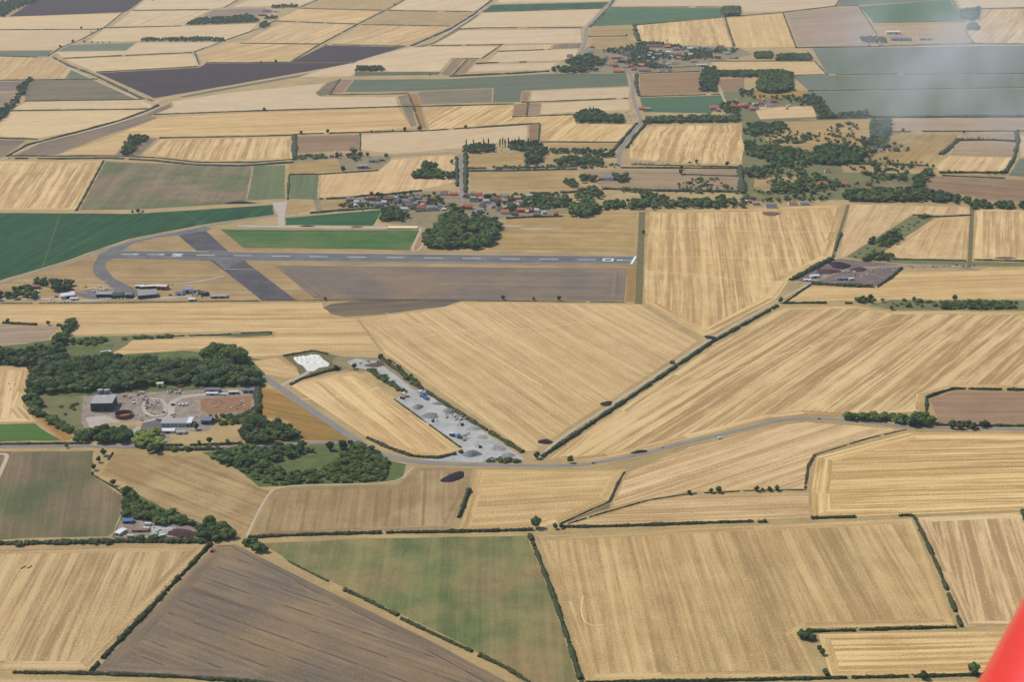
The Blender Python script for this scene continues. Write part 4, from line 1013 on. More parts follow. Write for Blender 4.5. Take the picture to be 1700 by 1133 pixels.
# white round tower in the near village
c = P(661, 336); t = empty('water_tower', 'tall white round tower among the houses of the near village', 'tower', (c[0], c[1], 0))
MB().cyl((0,0,0), (0,0,14), 2.6, 2.4, 14).build('tower', bmat('white'), t)
MB().lathe([(2.9,14),(2.9,15.2),(1.4,16.2),(0,16.5)], 14).build('roof', bmat('grey'), t)

# ---- airfield buildings
def arch_hangar(x, y, L, W, h, d, rc, wc, label, name='hangar'):
    p = P(x, y); t = empty(name, label, 'hangar', (p[0], p[1], 0), R(d)); n = 10; pr = [(W/2*math.cos(math.pi*i/n), .5*h+.5*h*math.sin(math.pi*i/n)) for i in range(n+1)]
    m = MB(); V = []
    for s in (-1, 1): V += [(s*L/2, a, b) for a, b in pr]
    V2_ = [(-L/2, W/2, 0), (-L/2, -W/2, 0), (L/2, W/2, 0), (L/2, -W/2, 0)]
    m.add(V+V2_, [tuple(range(n, -1, -1))+(2*n+2, 2*n+3), tuple(range(n+1, 2*n+2))+(2*n+5, 2*n+4), (0, n+1, 2*n+4, 2*n+2), (n, 2*n+3, 2*n+5, 2*n+1)])
    m.build('wall', bmat(wc), t)
    m = MB(); V = []
    for s in (-1, 1): V += [(s*(L/2+.4), a*1.03, b+.15) for a, b in pr]
    m.add(V, [(i, i+1, n+2+i, n+1+i) for i in range(n)]); m.build('roof', bmat(rc), t)
    m = MB(); m.box((L/2+.06, 0, h*.32), (.1, W*.7, h*.62)); m.build('door', bmat('dark'), t)
    return t
barn(112,494,22,17,25,'white','pale','white pitched-roof hangar nearest the trees at the airfield', 5.5, 2.4, 'hangar', 1)
barn(123,498,12,7,8,'white','white','low white shed in front of the white pitched-roof hangar', 3, 1, 'shed', 1)
barn(176,492,27,15,0,'grey','green','long green hangar with grey roof, left of the airfield row', 5.5, 2.2, 'hangar', 2)
barn(196,494,18,14,4,'green','green','green hangar in the middle of the airfield row', 5.5, 2.4, 'hangar', 1)
arch_hangar(214, 494, 12, 14, 6.5, 90-180, 'slate', 'green', 'round-roofed dark hangar between the green hangar and the big gabled hangar')
barn(244,492,30,26,18,'grey','green','big dark green gabled hangar with a wide grey roof on the airfield', 6, 5, 'hangar', 2)
barn(232,478,14,6,12,'white','green','small green T-hangar with white roof, leftmost of three', 4, .8, 'hangar', 1)
barn(240,479,14,6,12,'white','green','small green T-hangar with white roof, middle of three', 4, .8, 'hangar', 1)
barn(253,479,15,8,12,'white','green','small green T-hangar with white roof, rightmost of three', 5, .8, 'hangar', 1)
barn(270,480,18,12,-10,'pale','brick','red brick airfield building with a pale roof', 6, 1.6, 'clubhouse', 2)
barn(312,486,16,12,6,'grey','white','tall white airfield house with grey roof', 7, 3, 'house', 1)
barn(298,490,12,8,6,'slate','white','lower white building beside the tall white airfield house', 4, 2, 'outbuilding', 1)
barn(338,490,15,10,-28,'dark','dark','dark shed in the airfield scrap corner', 4.5, 1.4, 'shed', 1)
barn(364,494,26,11,4,'grey','tan','long low grey shed alone at the right end of the airfield buildings', 3.5, 1.2, 'shed', 2)
barn(319,499,11,8,5,'white','pale','small pale shed nearest the golden field by the airfield', 3, 1, 'shed', 1)
barn(262,478,6,5,0,'cream','cream','tiny cream hut between the T-hangars and the brick building', 3, .8, 'hut', 1)
barn(60,479,13,8,0,'brown','brick','brown-roofed building left in the airfield trees', 4, 2, 'house', 1)
barn(60,486,9,6,10,'white','white','small white hut in the airfield trees', 3, 1, 'hut', 1)

# ---- depot: tall green shed with two silos, tank, office, sheds
p = P(182, 684); t = empty('green_warehouse', 'tall dark green metal warehouse with a flat patched grey roof', 'warehouse', (p[0]-11, p[1]+16, 0), R(3))
MB().box((0, 0, 5.5), (28, 30, 11)).build('wall', bmat('green'), t)
r = MB().box((0, 0, 11.3), (28.6, 30.6, .5)).build('roof', bmat('grey'), t)
for i in range(8):
    m = MB(); m.box((random.uniform(-11, 11), random.uniform(-12, 12), 11.62), (random.uniform(1.5, 3), random.uniform(.8, 1.6), .12)); m.build('skylight', bmat('pale'), r)
for k in (-7, 5): m = MB(); m.box((k, -15.05, 2.2), (4.5, .2, 4.4)); m.build('door', bmat('dark'), t)
for sx, lb in ((0, 'left'), (1, 'right')):
    q = P(166.5+sx*11, 668); t = empty('silo', f'grey silo behind the green warehouse, the {lb} of the pair', 'silo', (q[0], q[1]+6, 0), 0, 'silos behind the green warehouse')
    MB().cyl((0,0,0), (0,0,15), 4.0, 4.0, 18).build('tank', M['steel'], t); MB().lathe([(4.15,15),(3.9,15.4),(1.2,16.4),(.4,16.6),(0,16.6)], 18).build('lid', bmat('grey'), t)
q = P(206, 692); t = empty('open_tank', 'rusty orange open round tank near the green warehouse', 'tank', (q[0], q[1], 0))
M['rust'] = plain_mat('rusted_steel', (158,98,68), .35, .4, .8, .2, c2=(120,66,48))
MB().lathe([(11,0),(11,5),(10.7,5),(10.7,.4),(0,.4)], 32).build('shell', M['rust'], t)
MB().lathe([(11.3,4.7),(11.3,5.05),(10.6,5.05)], 32).build('rim', bmat('dark'), t)
q = P(292, 707); t = empty('office_building', 'low depot building with a long grey roof and white walls', 'building', (q[0], q[1]+4, 0), R(2))
MB().box((0, 0, 2.4), (36, 17, 4.8)).build('wall', bmat('white'), t)
MB().box((-2, 0, 5.05), (33, 17.8, .5)).build('roof', bmat('grey'), t)
MB().box((17.3, 1, 5.1), (6, 20, .6)).build('annex_roof', bmat('white'), t)
for k in range(6): MB().box((-14+k*5, -8.55, 2.6), (2.6, .12, 1.5)).build('window', M['glass'], t)
MB().box((15.5, -8.56, 1.6), (3, .14, 3.2)).build('door', bmat('dark'), t)
barn(280,718,16,9,2,'white','white','white wing in front of the low depot building', 3.4, 1, 'outbuilding', 1)
barn(301,720,12,8,2,'grey','white','small grey-roofed wing in front of the low depot building', 3, 1, 'outbuilding', 1)
barn(344,702,13,14,0,'slate','blue','blue-grey shed right of the low depot building', 5.5, 1.2, 'shed', 1)
barn(353,651,20,8,2,'slate','grey','dark-roofed shed in the back row of the depot', 4.5, 1, 'shed', 1)
barn(352,656,16,5,2,'white','white','low white shed in front of the dark-roofed back row shed', 3, .6, 'shed', 1)
barn(413,652,17,6,3,'slate','white','long white building with dark roof at the right end of the depot', 4, 1, 'shed', 2)
barn(266,643,9,7,10,'cream','cream','small cream hut at the foot of the depot wood', 6, 1, 'hut', 1)
barn(388,654,13,6,3,'pale','tan','tan store in the back row of the depot', 3.5, .8, 'shed', 1)
barn(176,588,14,8,20,'pale','pale','pale-roofed barn in the green paddock behind the depot wood', 4, 1.4, 'barn', 1)
barn(98,592,18,6,5,'grey','pale','low grey shed at the edge of the wood by the green paddock', 3, .8, 'shed', 1)
barn(1352,461,15,8,12,'white','white','white shed in the scrap yard by its gate', 4, 1, 'shed', 1)
barn(1340,467,12,6,-10,'white','white','low white cabin at the scrap yard gate', 3, .6, 'cabin', 1)
barn(1400,464,26,12,5,'slate','grey','slate-grey low shed in the scrap yard', 3, .8, 'shed', 2)
barn(1412,465,10,5,28,'white','white','narrow white shed beside the slate shed in the scrap yard', 3, .6, 'shed', 1)
barn(213,868,11,7,5,'blue','blue','blue-roofed store at the top of the corner compound', 3.4, .6, 'shed', 1)
barn(201,886,7,13,-25,'white','pale','white narrow shed at the left of the corner compound', 3, .6, 'shed', 1)
barn(233,883,18,4,2,'brown','tan','long low brown shed in the corner compound', 2.4, .5, 'shed', 1)

# ------------------------------------------------------------------ vehicles, aircraft, heaps, bales
def car_proto(name, col, van=False):
    t = empty(name, 'car', 'van' if van else 'car'); L, W, H = (5.2, 2.0, 2.2) if van else (4.3, 1.8, 1.45)
    x = L/2; y = W/2
    if van: prof = [(-x,.35),(-x,H),(x*.45,H),(x*.78,1.25),(x,1.05),(x,.35)]
    else: prof = [(-x,.35),(-x,.85),(-x*.85,.95),(-x*.62,H),(x*.12,H),(x*.45,.95),(x*.95,.8),(x,.35)]
    n = len(prof); m = MB(); m.add([(a, -y*(1 if b < 1 else .86), b) for a, b in prof]+[(a, y*(1 if b < 1 else .86), b) for a, b in prof], [tuple(range(n)), tuple(range(2*n-1, n-1, -1))]+[((i+1) % n, i, n+i, n+(i+1) % n) for i in range(n)])
    m.build('body', col, t)
    g_ = MB()
    if van: g_.add([(x*.47,-y*.8,H-.05),(x*.47,y*.8,H-.05),(x*.80,y*.8,1.32),(x*.80,-y*.8,1.32)], [(0,1,2,3)])
    else: g_.add([(x*.16,-y*.75,H-.02),(x*.16,y*.75,H-.02),(x*.46,y*.8,1.02),(x*.46,-y*.8,1.02)], [(0,1,2,3)])
    g_.build('windscreen', M['glass'], t)
    for sx in (-.6, .6):
        for s in (-1, 1): MB().cyl((x*sx, s*(y-.2), .33), (x*sx, s*(y+.02), .33), .33, None, 10).build('wheel', bmat('dark'), t)
    return remember(t)
CARC = {'white': plain_mat('white_car_paint', (232,232,230), .05, 1, .3, .5), 'silver': plain_mat('silver_car_paint', (170,172,176), .1, 1, .3, .5), 'red': plain_mat('red_car_paint', (150,40,38), .1, 1, .3, .5),
        'blue': plain_mat('blue_car_paint', (62,80,130), .1, 1, .3, .5), 'black': plain_mat('black_car_paint', (40,40,44), .1, 1, .3, .5), 'yellow': plain_mat('yellow_plant_paint', (226,176,44), .1, 1, .45, .4),
        'teal': plain_mat('turquoise_plant_paint', (70,176,170), .15, 1, .45, .4)}
CP = {}
def car(x, y, col, label, group=None, van=False, deg=None):
    k = (col, van); p = P(x, y); rz = R(deg if deg is not None else random.uniform(-20, 20))
    if k not in CP:
        CP[k] = car_proto('parked_van' if van else 'parked_car', CARC[col], van); o = CP[k]; o.location = (p[0], p[1], .3); o.rotation_euler = (0, 0, rz); o['label'] = label
    else: o = dup(CP[k], loc=(p[0], p[1], .3), rz=rz, label=label)
    if group: o['group'] = group
    elif 'group' in o: del o['group']
ga = 'cars parked in front of the hangars'
for i, (x, y) in enumerate([(84,501),(89,501.5),(101,502),(107,502),(112,502),(118,501.5),(84,497),(88,496)]): car(x, y, random.choice(['white', 'silver']), 'pale car parked in front of the white hangar', ga, van=False, deg=70)
for x in (168,173,178,183,196,202,208,226): car(x, 496.5, 'white', 'white car parked along the front of the green hangars', ga, deg=80)
for i, (x, y, c_) in enumerate([(94,494,'red'),(322,496,'red'),(286,473,'white'),(325,484,'silver'),(331,484,'black'),(336,494,'black'),(283,491,'red')]):
    car(x, y, c_, ['red van under the airfield trees', 'red van beside the dark airfield shed', 'lone white van right of the brick airfield building', 'silver van behind the tall white airfield house', 'black van behind the tall white airfield house', 'black car before the dark airfield shed', 'red van left of the white airfield outbuilding'][i], van=i != 5)
for i, (x, y) in enumerate([(298,673.5),(304,673.5),(310,673)]): car(x, y, 'white', 'white van parked in the middle of the depot yard', 'white vans in the depot yard', True, 80)
car(223,671,'white','lone white van near the yellow depot machines',None,True,10); car(287,673.5,'black','dark van left of the three white vans',None,True,40)
for i, (x, y) in enumerate([(262,698),(266,699),(285,690),(289,689)]): car(x, y, random.choice(['black', 'silver']), 'car parked behind the low depot building', 'cars behind the low depot building', False, 30)
gc = 'vehicles on the green beside the poplars'
for (x, y) in [(806,252),(812,252),(818,251.5),(823,251),(846,249),(848,257),(832,250),(853,249.5)]: car(x, y, 'white', 'white caravan or van on the green beside the poplars', gc, True)
for (x, y) in [(1031,189),(1040,187),(1045,184),(1034,194),(1044,193),(1052,190),(1038,200),(1047,200),(1025,188)]: car(x, y, random.choice(['white', 'silver']), 'white van standing in the lane-side yard east of the copse', 'vans in the yard east of the copse', True)
for (x, y) in [(1063,271),(1070,271.5),(1078,271),(1084,272),(1100,271),(1106,272),(1110,273),(1055,271)]: car(x, y, random.choice(['white', 'silver', 'blue']), 'vehicle in the small yard below the wavy striped field', 'vehicles below the wavy striped field', True)
car(877,280,'white','white car driving on the lane between the two villages',None,False,0)
car(898,760.5,'white','white car at the foot of the diagonal track',None,False,40); car(1195,729,'white','white car on the main road below the great striped field',None,True,14)
car(1327,470,'white','white car at the scrap yard entrance',None,False,10); car(492,355,'white','white van on the track by the concrete apron',None,True,0)
for (x, y) in [(642,344),(648,342),(656,346),(664,349)]: car(x, y, 'white', 'white van parked among the western houses of the near village', 'white vans in the near village', True)
for (x, y) in [(680,367),(695,369),(690,366)]: car(x, y, 'white', 'white car on the ground south of the near village', 'white cars south of the near village', False)
for (x, y) in [(1296,291),(1303,292),(1310,291)]: car(x, y, 'white', 'white car parked in the eastern hamlet meadow', 'cars in the eastern hamlet meadow')
for (x, y, c_) in [(672,655,'white'),(700,651,'white'),(706,652,'white'),(705,657,'blue'),(708,661,'blue'),(711,663,'blue')]:
    o_ = car(x, y, c_, ('white' if c_ == 'white' else 'blue')+' van in the upper part of the gravel yard', ('white' if c_ == 'white' else 'blue')+' vans in the gravel yard', True, -40)
def box_thing(name, x, y, size, col, label, cat, deg=0, group=None, z=.3):
    """a shipping container or cabin: ribbed body, doors"""
    p = P(x, y); t = empty(name, label, cat, (p[0], p[1], z), R(deg), group); L, W, H = size
    m = MB(); m.box((0, 0, H/2), (L, W, H))
    n = int(L/1.2)
    for i in range(n):
        for s in (-1, 1): m.box((-L/2+(i+.5)*L/n, s*(W/2+.04), H/2), (.35, .08, H*.9))
    m.build('body', col, t)
    MB().box((L/2+.05, 0, H/2), (.1, W*.92, H*.92)).build('door', bmat('grey'), t)
    return t
for (x, y, c_, d) in [(697,653,'white',-38),(703,655,'grey',-38),(701,660,'blue',-50),(707,664,'blue',-50)]: box_thing('container', x, y, (8,2.6,2.7), bmat(c_), f'{c_} container in the upper part of the gravel yard', 'container', d, f'{c_} containers in the gravel yard')
for (x, y, c_, d, lb) in [(675,660,'yellow',10,'yellow container at the left side of the gravel yard'),(670,657,'pale',-30,'pale container at the left side of the gravel yard'),(668,663,'dark',-38,'dark container on the lower edge of the gravel yard'),
      (362,652,'blue',5,'blue container in the back row of the depot'),(370,657,'white',-20,'white container in the back row of the depot'),(300,643,'red',10,'red container in the scrap behind the depot'),(236,654,'cream',0,'cream container at the back of the depot yard'),
      (246,873,'white',0,'white container in the middle of the corner compound'),(243,880,'white',0,'lower white container in the corner compound'),(217,893,'pale',0,'pale container at the front of the corner compound'),(270,892,'white',30,'white container near the dark heap of the corner compound'),
      (120,487,'white',8,'white trailer beside the white hangar'),(117,482,'red',8,'red and white trailer by the airfield trees')]:
    box_thing('container', x, y, (7,2.6,2.6), bmat(c_), lb, 'container', d)
def wrecks(cx, cy, n, label, group, sx=8, sy=3):
    for i in range(n):
        x, y = cx+random.uniform(-sx, sx), cy+random.uniform(-sy, sy); p = P(x, y); m = MB()
        L, W, H = random.uniform(1.6, 4.5), random.uniform(1.2, 2.4), random.uniform(.8, 1.8)
        m.box((0, 0, H/2), (L, W, H), random.uniform(0, 3), .75); m.box((L*.2, .3, H*.9), (L*.5, W*.5, H*.5), random.uniform(0, 3), .8); m.cyl((-L*.4, 0, H*.4), (L*.5, .4, H*1.1), .15, .1, 5)
        o = m.build('scrap_heap', bmat(random.choice(['white', 'pale', 'dark', 'brown', 'grey', 'pink'])), None, loc=(p[0], p[1], .25)); tag(o, label, 'scrap heap', group)
wrecks(762, 694, 34, 'pile of broken slabs and scrap on the right of the gravel yard', 'slab piles in the gravel yard', 12, 5)
wrecks(742, 693, 6, 'pile of broken slabs and scrap on the right of the gravel yard', 'slab piles in the gravel yard', 4, 2)
wrecks(293, 652, 16, 'scrap piece behind the depot yard', 'scrap behind the depot yard', 15, 3)
wrecks(252, 672, 22, 'rubble and scrap pile inside the oval depot track', 'scrap inside the oval depot track', 12, 9)
wrecks(385, 674, 14, 'debris pile on the orange depot spoil', 'debris on the orange spoil', 28, 7)
wrecks(1435, 452, 30, 'scrap pile in the eastern scrap yard', 'scrap piles in the eastern yard', 50, 7)
wrecks(1560, 443, 18, 'waste pile along the eastern track', 'waste piles along the eastern track', 60, 2)
wrecks(328, 489, 16, 'machinery wreck in the airfield scrap corner', 'wrecks in the airfield scrap corner', 14, 5)
wrecks(265, 883, 10, 'odd item stored in the corner compound', 'items stored in the corner compound', 18, 7)
wrecks(178, 682, 6, 'pallet stack before the green warehouse', 'pallets before the green warehouse', 14, 2)
wrecks(225, 660, 16, 'small machine part in the depot yard', 'machine parts in the depot yard', 18, 6)
wrecks(300, 700, 14, 'crate or plant part beside the low depot building', 'crates beside the low depot building', 26, 8)
wrecks(235, 690, 14, 'odd stores on the depot hardstanding', 'stores on the depot hardstanding', 40, 10)
wrecks(620, 603, 8, 'small spoil pile at the head of the gravel yard', 'spoil piles at the head of the gravel yard', 24, 5)
def machine(name, x, y, col, deg, label, cat='excavator', boom=5.0):
    """tracked digger: undercarriage, cab, boom, bucket"""
    p = P(x, y); t = empty(name, label, cat, (p[0], p[1], .28), R(deg))
    for s in (-1, 1):
        m = MB(); pr = [(2.1*math.cos(a)*(1) if abs(math.cos(a)) > .3 else 2.1*math.cos(a), .5+.5*math.sin(a)) for a in [2*math.pi*i/12 for i in range(12)]]
        m.add([(a, s*1.3-.3, b) for a, b in pr]+[(a, s*1.3+.3, b) for a, b in pr], [tuple(range(11, -1, -1)), tuple(range(12, 24))]+[(i, (i+1) % 12, 12+(i+1) % 12, 12+i) for i in range(12)]); m.build('track', bmat('dark'), t)
    MB().box((-.6, 0, 1.75), (3.4, 2.6, 1.4), 0, .92).build('body', col, t)
    c_ = MB().box((.6, .8, 2.6), (1.5, 1.1, 1.6), 0, .88).build('cab', col, t); MB().box((1.37, .8, 2.7), (.05, .9, 1)).build('window', M['glass'], c_)
    b = MB(); b.cyl((.9, -.2, 1.8), (boom*.65, -.2, boom*.85), .32, .24, 6); b.cyl((boom*.65, -.2, boom*.85), (boom*1.15, -.2, 1.6), .24, .18, 6); b.build('boom', col, t)
    MB().box((boom*1.15, -.2, 1.1), (.9, 1.1, 1.1), 0, .7).build('bucket', bmat('dark'), t)
    return t
machine('excavator', 199, 673, CARC['yellow'], 20, 'yellow digger in front of the oval depot scrap, lower of two yellow machines')
machine('excavator', 206, 659, CARC['yellow'], -30, 'yellow digger at the back of the depot yard, upper of two yellow machines')
machine('excavator', 771, 732, CARC['yellow'], 60, 'orange-yellow digger beside the turquoise crusher in the gravel yard')
machine('excavator', 797, 744, bmat('dark'), 160, 'dark green digger at the lower end of the gravel yard')
machine('excavator', 719, 701, bmat('dark'), 20, 'dark digger by the lower edge of the gravel yard')
machine('excavator', 767, 707, bmat('dark'), 200, 'small dark digger alone right of the slab piles')
machine('excavator', 1358, 457, CARC['blue'], 20, 'small blue digger in the scrap yard')
machine('loader', 352, 917, bmat('red'), 30, 'small dark red tractor-like machine at the top of the purple field', 'tractor', 3.0)
# crusher with two conveyors
p = P(763, 728); t = empty('crusher', 'turquoise stone crusher with conveyors in the gravel yard', 'crusher', (p[0], p[1], .28), R(-10))
MB().box((0,0,2.2), (7,3,2.6), 0, .85).build('body', CARC['teal'], t); MB().box((-1,0,4.1), (3.2,3.4,1.4), 0, 1.5).build('hopper', bmat('blue'), t)
for s in (-1, 1): MB().box((0, s*1.3, .5), (6, .6, 1.0), 0, .9).build('track', bmat('dark'), t)
for a in (0, .55): MB().cyl((3,0,1.6), (3+11*math.cos(a), 11*math.sin(a), 6.2), .45, .35, 5).build('conveyor', bmat('dark'), t)
p = P(751, 725); t = empty('screener', 'pale blue screening machine left of the turquoise crusher', 'screening machine', (p[0], p[1], .28), R(-30))
MB().box((0,0,2.2), (7.5,3,2.4), 0, .9).build('body', bmat('blue'), t); MB().box((-1.5,0,3.9), (3.5,3.2,1.0), 0, 1.4).build('hopper', bmat('white'), t)
for s in (-1, 1): MB().box((0, s*1.2, .5), (5.5, .6, 1.0), 0, .9).build('track', bmat('dark'), t)
MB().cyl((3,0,1.6), (9,-3,4.6), .45, .35, 5).build('conveyor', bmat('dark'), t)
M['heap_grey'] = surf_mat('grey_aggregate', (112,112,108), (140,138,132), 1/9, 1/1.5)
M['heap_pale'] = surf_mat('pale_aggregate', (150,148,140), (180,176,166), 1/9, 1/1.5)
M['heap_dark'] = surf_mat('dark_manure', (40,34,36), (58,48,50), 1/7, 1/1.3)
M['heap_brown'] = surf_mat('brown_soil_heap', (92,74,60), (118,98,78), 1/7, 1/1.3)
M['heap_maroon'] = surf_mat('maroon_soil_heap', (70,46,50), (92,64,64), 1/7, 1/1.3)
def heap(x, y, rx, ry, h, mat, label, cat='heap', deg=0, name='gravel_heap', group=None):
    p = P(x, y); m = MB(); n, k = 22, 7; V = []; Fc = []; ca, sa = math.cos(R(deg)), math.sin(R(deg)); ph = rng.uniform(0, 6, 4)
    for j in range(k+1):
        f = j/k
        for i in range(n):
            a = 2*math.pi*i/n; w = 1+.12*math.sin(2*a+ph[0])+.09*math.sin(3*a+ph[1])+.05*math.sin(5*a+ph[2]); rr = (1-f)**.8*w
            xx, yy = rx*rr*math.cos(a), ry*rr*math.sin(a); z = h*(math.sin(f*math.pi/2)**1.3)*(1 + (random.uniform(-.1, .1) if 0 < j < k else 0))
            V.append((xx*ca-yy*sa, xx*sa+yy*ca, z))
    for j in range(k):
        for i in range(n): Fc.append((j*n+i, j*n+(i+1) % n, (j+1)*n+(i+1) % n, (j+1)*n+i))
    m.add(V, Fc); o = m.build(name, M[mat], None, loc=(p[0], p[1], .1)); tag(o, label, cat, group); return o
for (x, y, rx, ry, h, mt, lb, d) in [
   (694,677,8,8,3.5,'heap_grey','round blue-grey gravel heap on the left of the yard',0),(714,691,13,10,3,'heap_grey','wide dark ring-shaped gravel heap in the yard',0),(746,684,9,9,4,'heap_grey','dark grey gravel heap above the slab piles',0),
   (727,671,9,5,2.2,'heap_grey','small dark flat gravel heap near the blue containers',0),(785,712,11,9,4,'heap_pale','pale gravel heap against the upper yard hedge',0),(783,755,11,10,5,'heap_grey','big grey gravel heap at the lower yard corner',0),
   (825,745,12,10,5,'heap_pale','large pale gravel heap near the lower right yard hedge',0),(840,757,13,8,4,'heap_pale','pale gravel heap closest to the road',0),(800,727,8,7,3,'heap_pale','pale gravel heap between crusher and hedge',0),(812,766,10,5,3,'heap_pale','low pale gravel bank by the road shrubs',0),
   (622,607,14,9,3,'heap_brown','brown soil heap in the gravel yard head',0),(640,601,14,8,2.4,'heap_brown','second brown soil heap at the yard head, nearer the field',0)]:
    heap(x, y, rx, ry, h, mt, lb, 'gravel heap', d)
for (x, y, rx, ry, lb, d) in [(1180,561,9,9,'black manure heap at the upper end of the diagonal track',10),(1007,671,10,8,'dark manure heap halfway up the diagonal track',35),(905,734,10,8,'dark manure heap at the foot of the diagonal track',30),
   (1062,751,12,5,'dark heap on the verge of the main road',12)]: heap(x, y, rx, ry, 1.8, 'heap_dark', lb, 'manure heap', d, 'manure_heap')
heap(753,793,11,17,2.4,'heap_dark','large black manure heap standing alone in the brown field','manure heap',-35,'manure_heap')
heap(397,337,30,10,3,'heap_dark','long dark manure clamp at the edge of the dark green field','manure heap',0,'manure_heap')
heap(302,886,20,10,3,'heap_maroon','maroon soil heap in the corner compound','soil heap',-8,'soil_heap'); heap(280,882,7,12,2,'heap_pale','curving white heap in the corner compound','gravel heap',-40)
heap(1394,441,20,22,4,'heap_dark','broad black heap at the back of the scrap yard','heap',0,'soil_heap'); heap(1375,451,20,18,3,'heap_maroon','maroon soil heap in the middle of the scrap yard','heap',0,'soil_heap')
heap(1425,448,16,12,3,'heap_maroon','smaller maroon heap on the right of the scrap yard','heap',0,'soil_heap'); heap(1668,429,22,5,2,'heap_brown','long brown heap in the far right stubble field','heap',0,'soil_heap')
heap(592,377.5,14,6,2,'heap_brown','brown soil heap on the concrete strip','soil heap',0,'soil_heap'); heap(510,376,16,5,2,'heap_dark','dark heap on the concrete strip','soil heap',0,'soil_heap')
heap(1280,355,20,16,1.5,'heap_brown','low grassy mound at the top of the vertically striped field','mound',0,'mound')
heap(845,376,30,5,.6,'heap_pale','narrow pale scrape in the dry field by the runway','spoil',0,'spoil_heap'); heap(895,379.5,40,5,.6,'heap_pale','wider pale scrape in the dry field by the runway','spoil',0,'spoil_heap')
# chalk rows
M['chalk2'] = surf_mat('chalk_heap', (206,204,194), (232,230,222), 1/6, 1/1.5)
for i, (x, y) in enumerate([(492,596),(499,595.5),(506,594.5),(513,594),(520,593.5),(527,592.5),(499,602),(508,602),(520,602),(533,602)]):
    heap(x, y, 3.8, 9 if i < 6 else 6, 1.3, 'chalk2', 'white chalk heap in the walled store beside the small stubble field', 'chalk heap', 20, 'chalk_heap', 'white chalk heaps')
# bales
M['straw'] = plain_mat('straw', (214,184,122), .2, 3, .95, .05); M['strawdk'] = plain_mat('old_straw', (150,104,70), .25, 2, .95, .05); M['wrap'] = plain_mat('bale_wrap', (232,230,220), .06, 2, .4, .4)
def round_bale(x, y, mat, label, group, L=1.3, r=.75):
    p = P(x, y); a = random.uniform(0, 3.1); o = MB(); o.cyl((-L/2, 0, r), (L/2, 0, r), r, None, 14); o.cyl((-L/2-.04, 0, r), (-L/2, 0, r), r*.4, r*.4, 10); ob = o.build('round_bale', mat, None, loc=(p[0], p[1], .12)); ob.rotation_euler = (0, 0, a)
    return tag(ob, label, 'bale', group)
for (x, y) in [(1588,379),(1603,386),(1520,402),(1555,413),(1527,392),(1561,400),(1594,415),(1570,421),(1538,419),(1500,414),(1578,396),(1545,388),(1510,424),(1600,400)]: round_bale(x, y, M['wrap'], 'pale round bale in the wedge-shaped stubble field beside the scrub strip', 'bales in the wedge field', 1.6, .95)
for (x, y) in [(1461,350),(1440,364),(1436,381),(1455,389),(1421,372),(1470,362),(1486,355),(1425,402),(1442,344)]: round_bale(x, y, M['wrap'], 'pale round bale in the stubble field left of the scrub strip', 'bales left of the scrub strip', 1.6, .95)
for (x, y) in [(14,638),(25,638),(17,647)]: round_bale(x, y, M['wrap'], 'white bale in the striped field at the left edge', 'white bales at the left edge', 1.6, .9)
def stack(x, y, size, deg, mat, label, cat='straw stack'):
    p = P(x, y); L, W, H = size; t = MB(); nx, nz = max(2, int(L/2.4)), max(2, int(H/1.2)); bl = L/nx; bh = H/nz
    for k in range(nz):
        for i in range(nx):
            t.box((-L/2+(i+.5)*bl, random.uniform(-.12, .12), (k+.5)*bh), (bl*.96, W*random.uniform(.94, 1), bh*.97))
    o = t.build('straw_stack', mat, None, loc=(p[0], p[1], .15)); o.rotation_euler = (0, 0, R(deg)); return tag(o, label, cat)
stack(1116, 604, (7,5,4.5), 65, M['strawdk'], 'small brown straw bale stack beside the diagonal track')
stack(38, 943, (7,1.4,1.3), 68, M['straw'], 'left of two short rows of bales in the lower-left field', 'bale row'); stack(49, 942.5, (7,1.4,1.3), 68, M['straw'], 'right of two short rows of bales in the lower-left field', 'bale row')
M['sheet'] = plain_mat('cream_sheeting', (232,216,168), .06, .3, .7, .2)
p = P(668, 379.5); m = MB(); m.add([(-29,-6,0),(29,-6,0),(30,6,0),(-27,6,0),(-28,-5.4,2.2),(28,-5.4,2.2),(29,5.6,2.6),(-26,5.6,2.6)], [(4,5,6,7),(0,1,5,4),(1,2,6,5),(2,3,7,6),(3,0,4,7)])
tag(m.build('covered_clamp', M['sheet'], None, loc=(p[0], p[1], .4)), 'long flat cream-sheeted clamp at the end of the concrete strip', 'clamp')
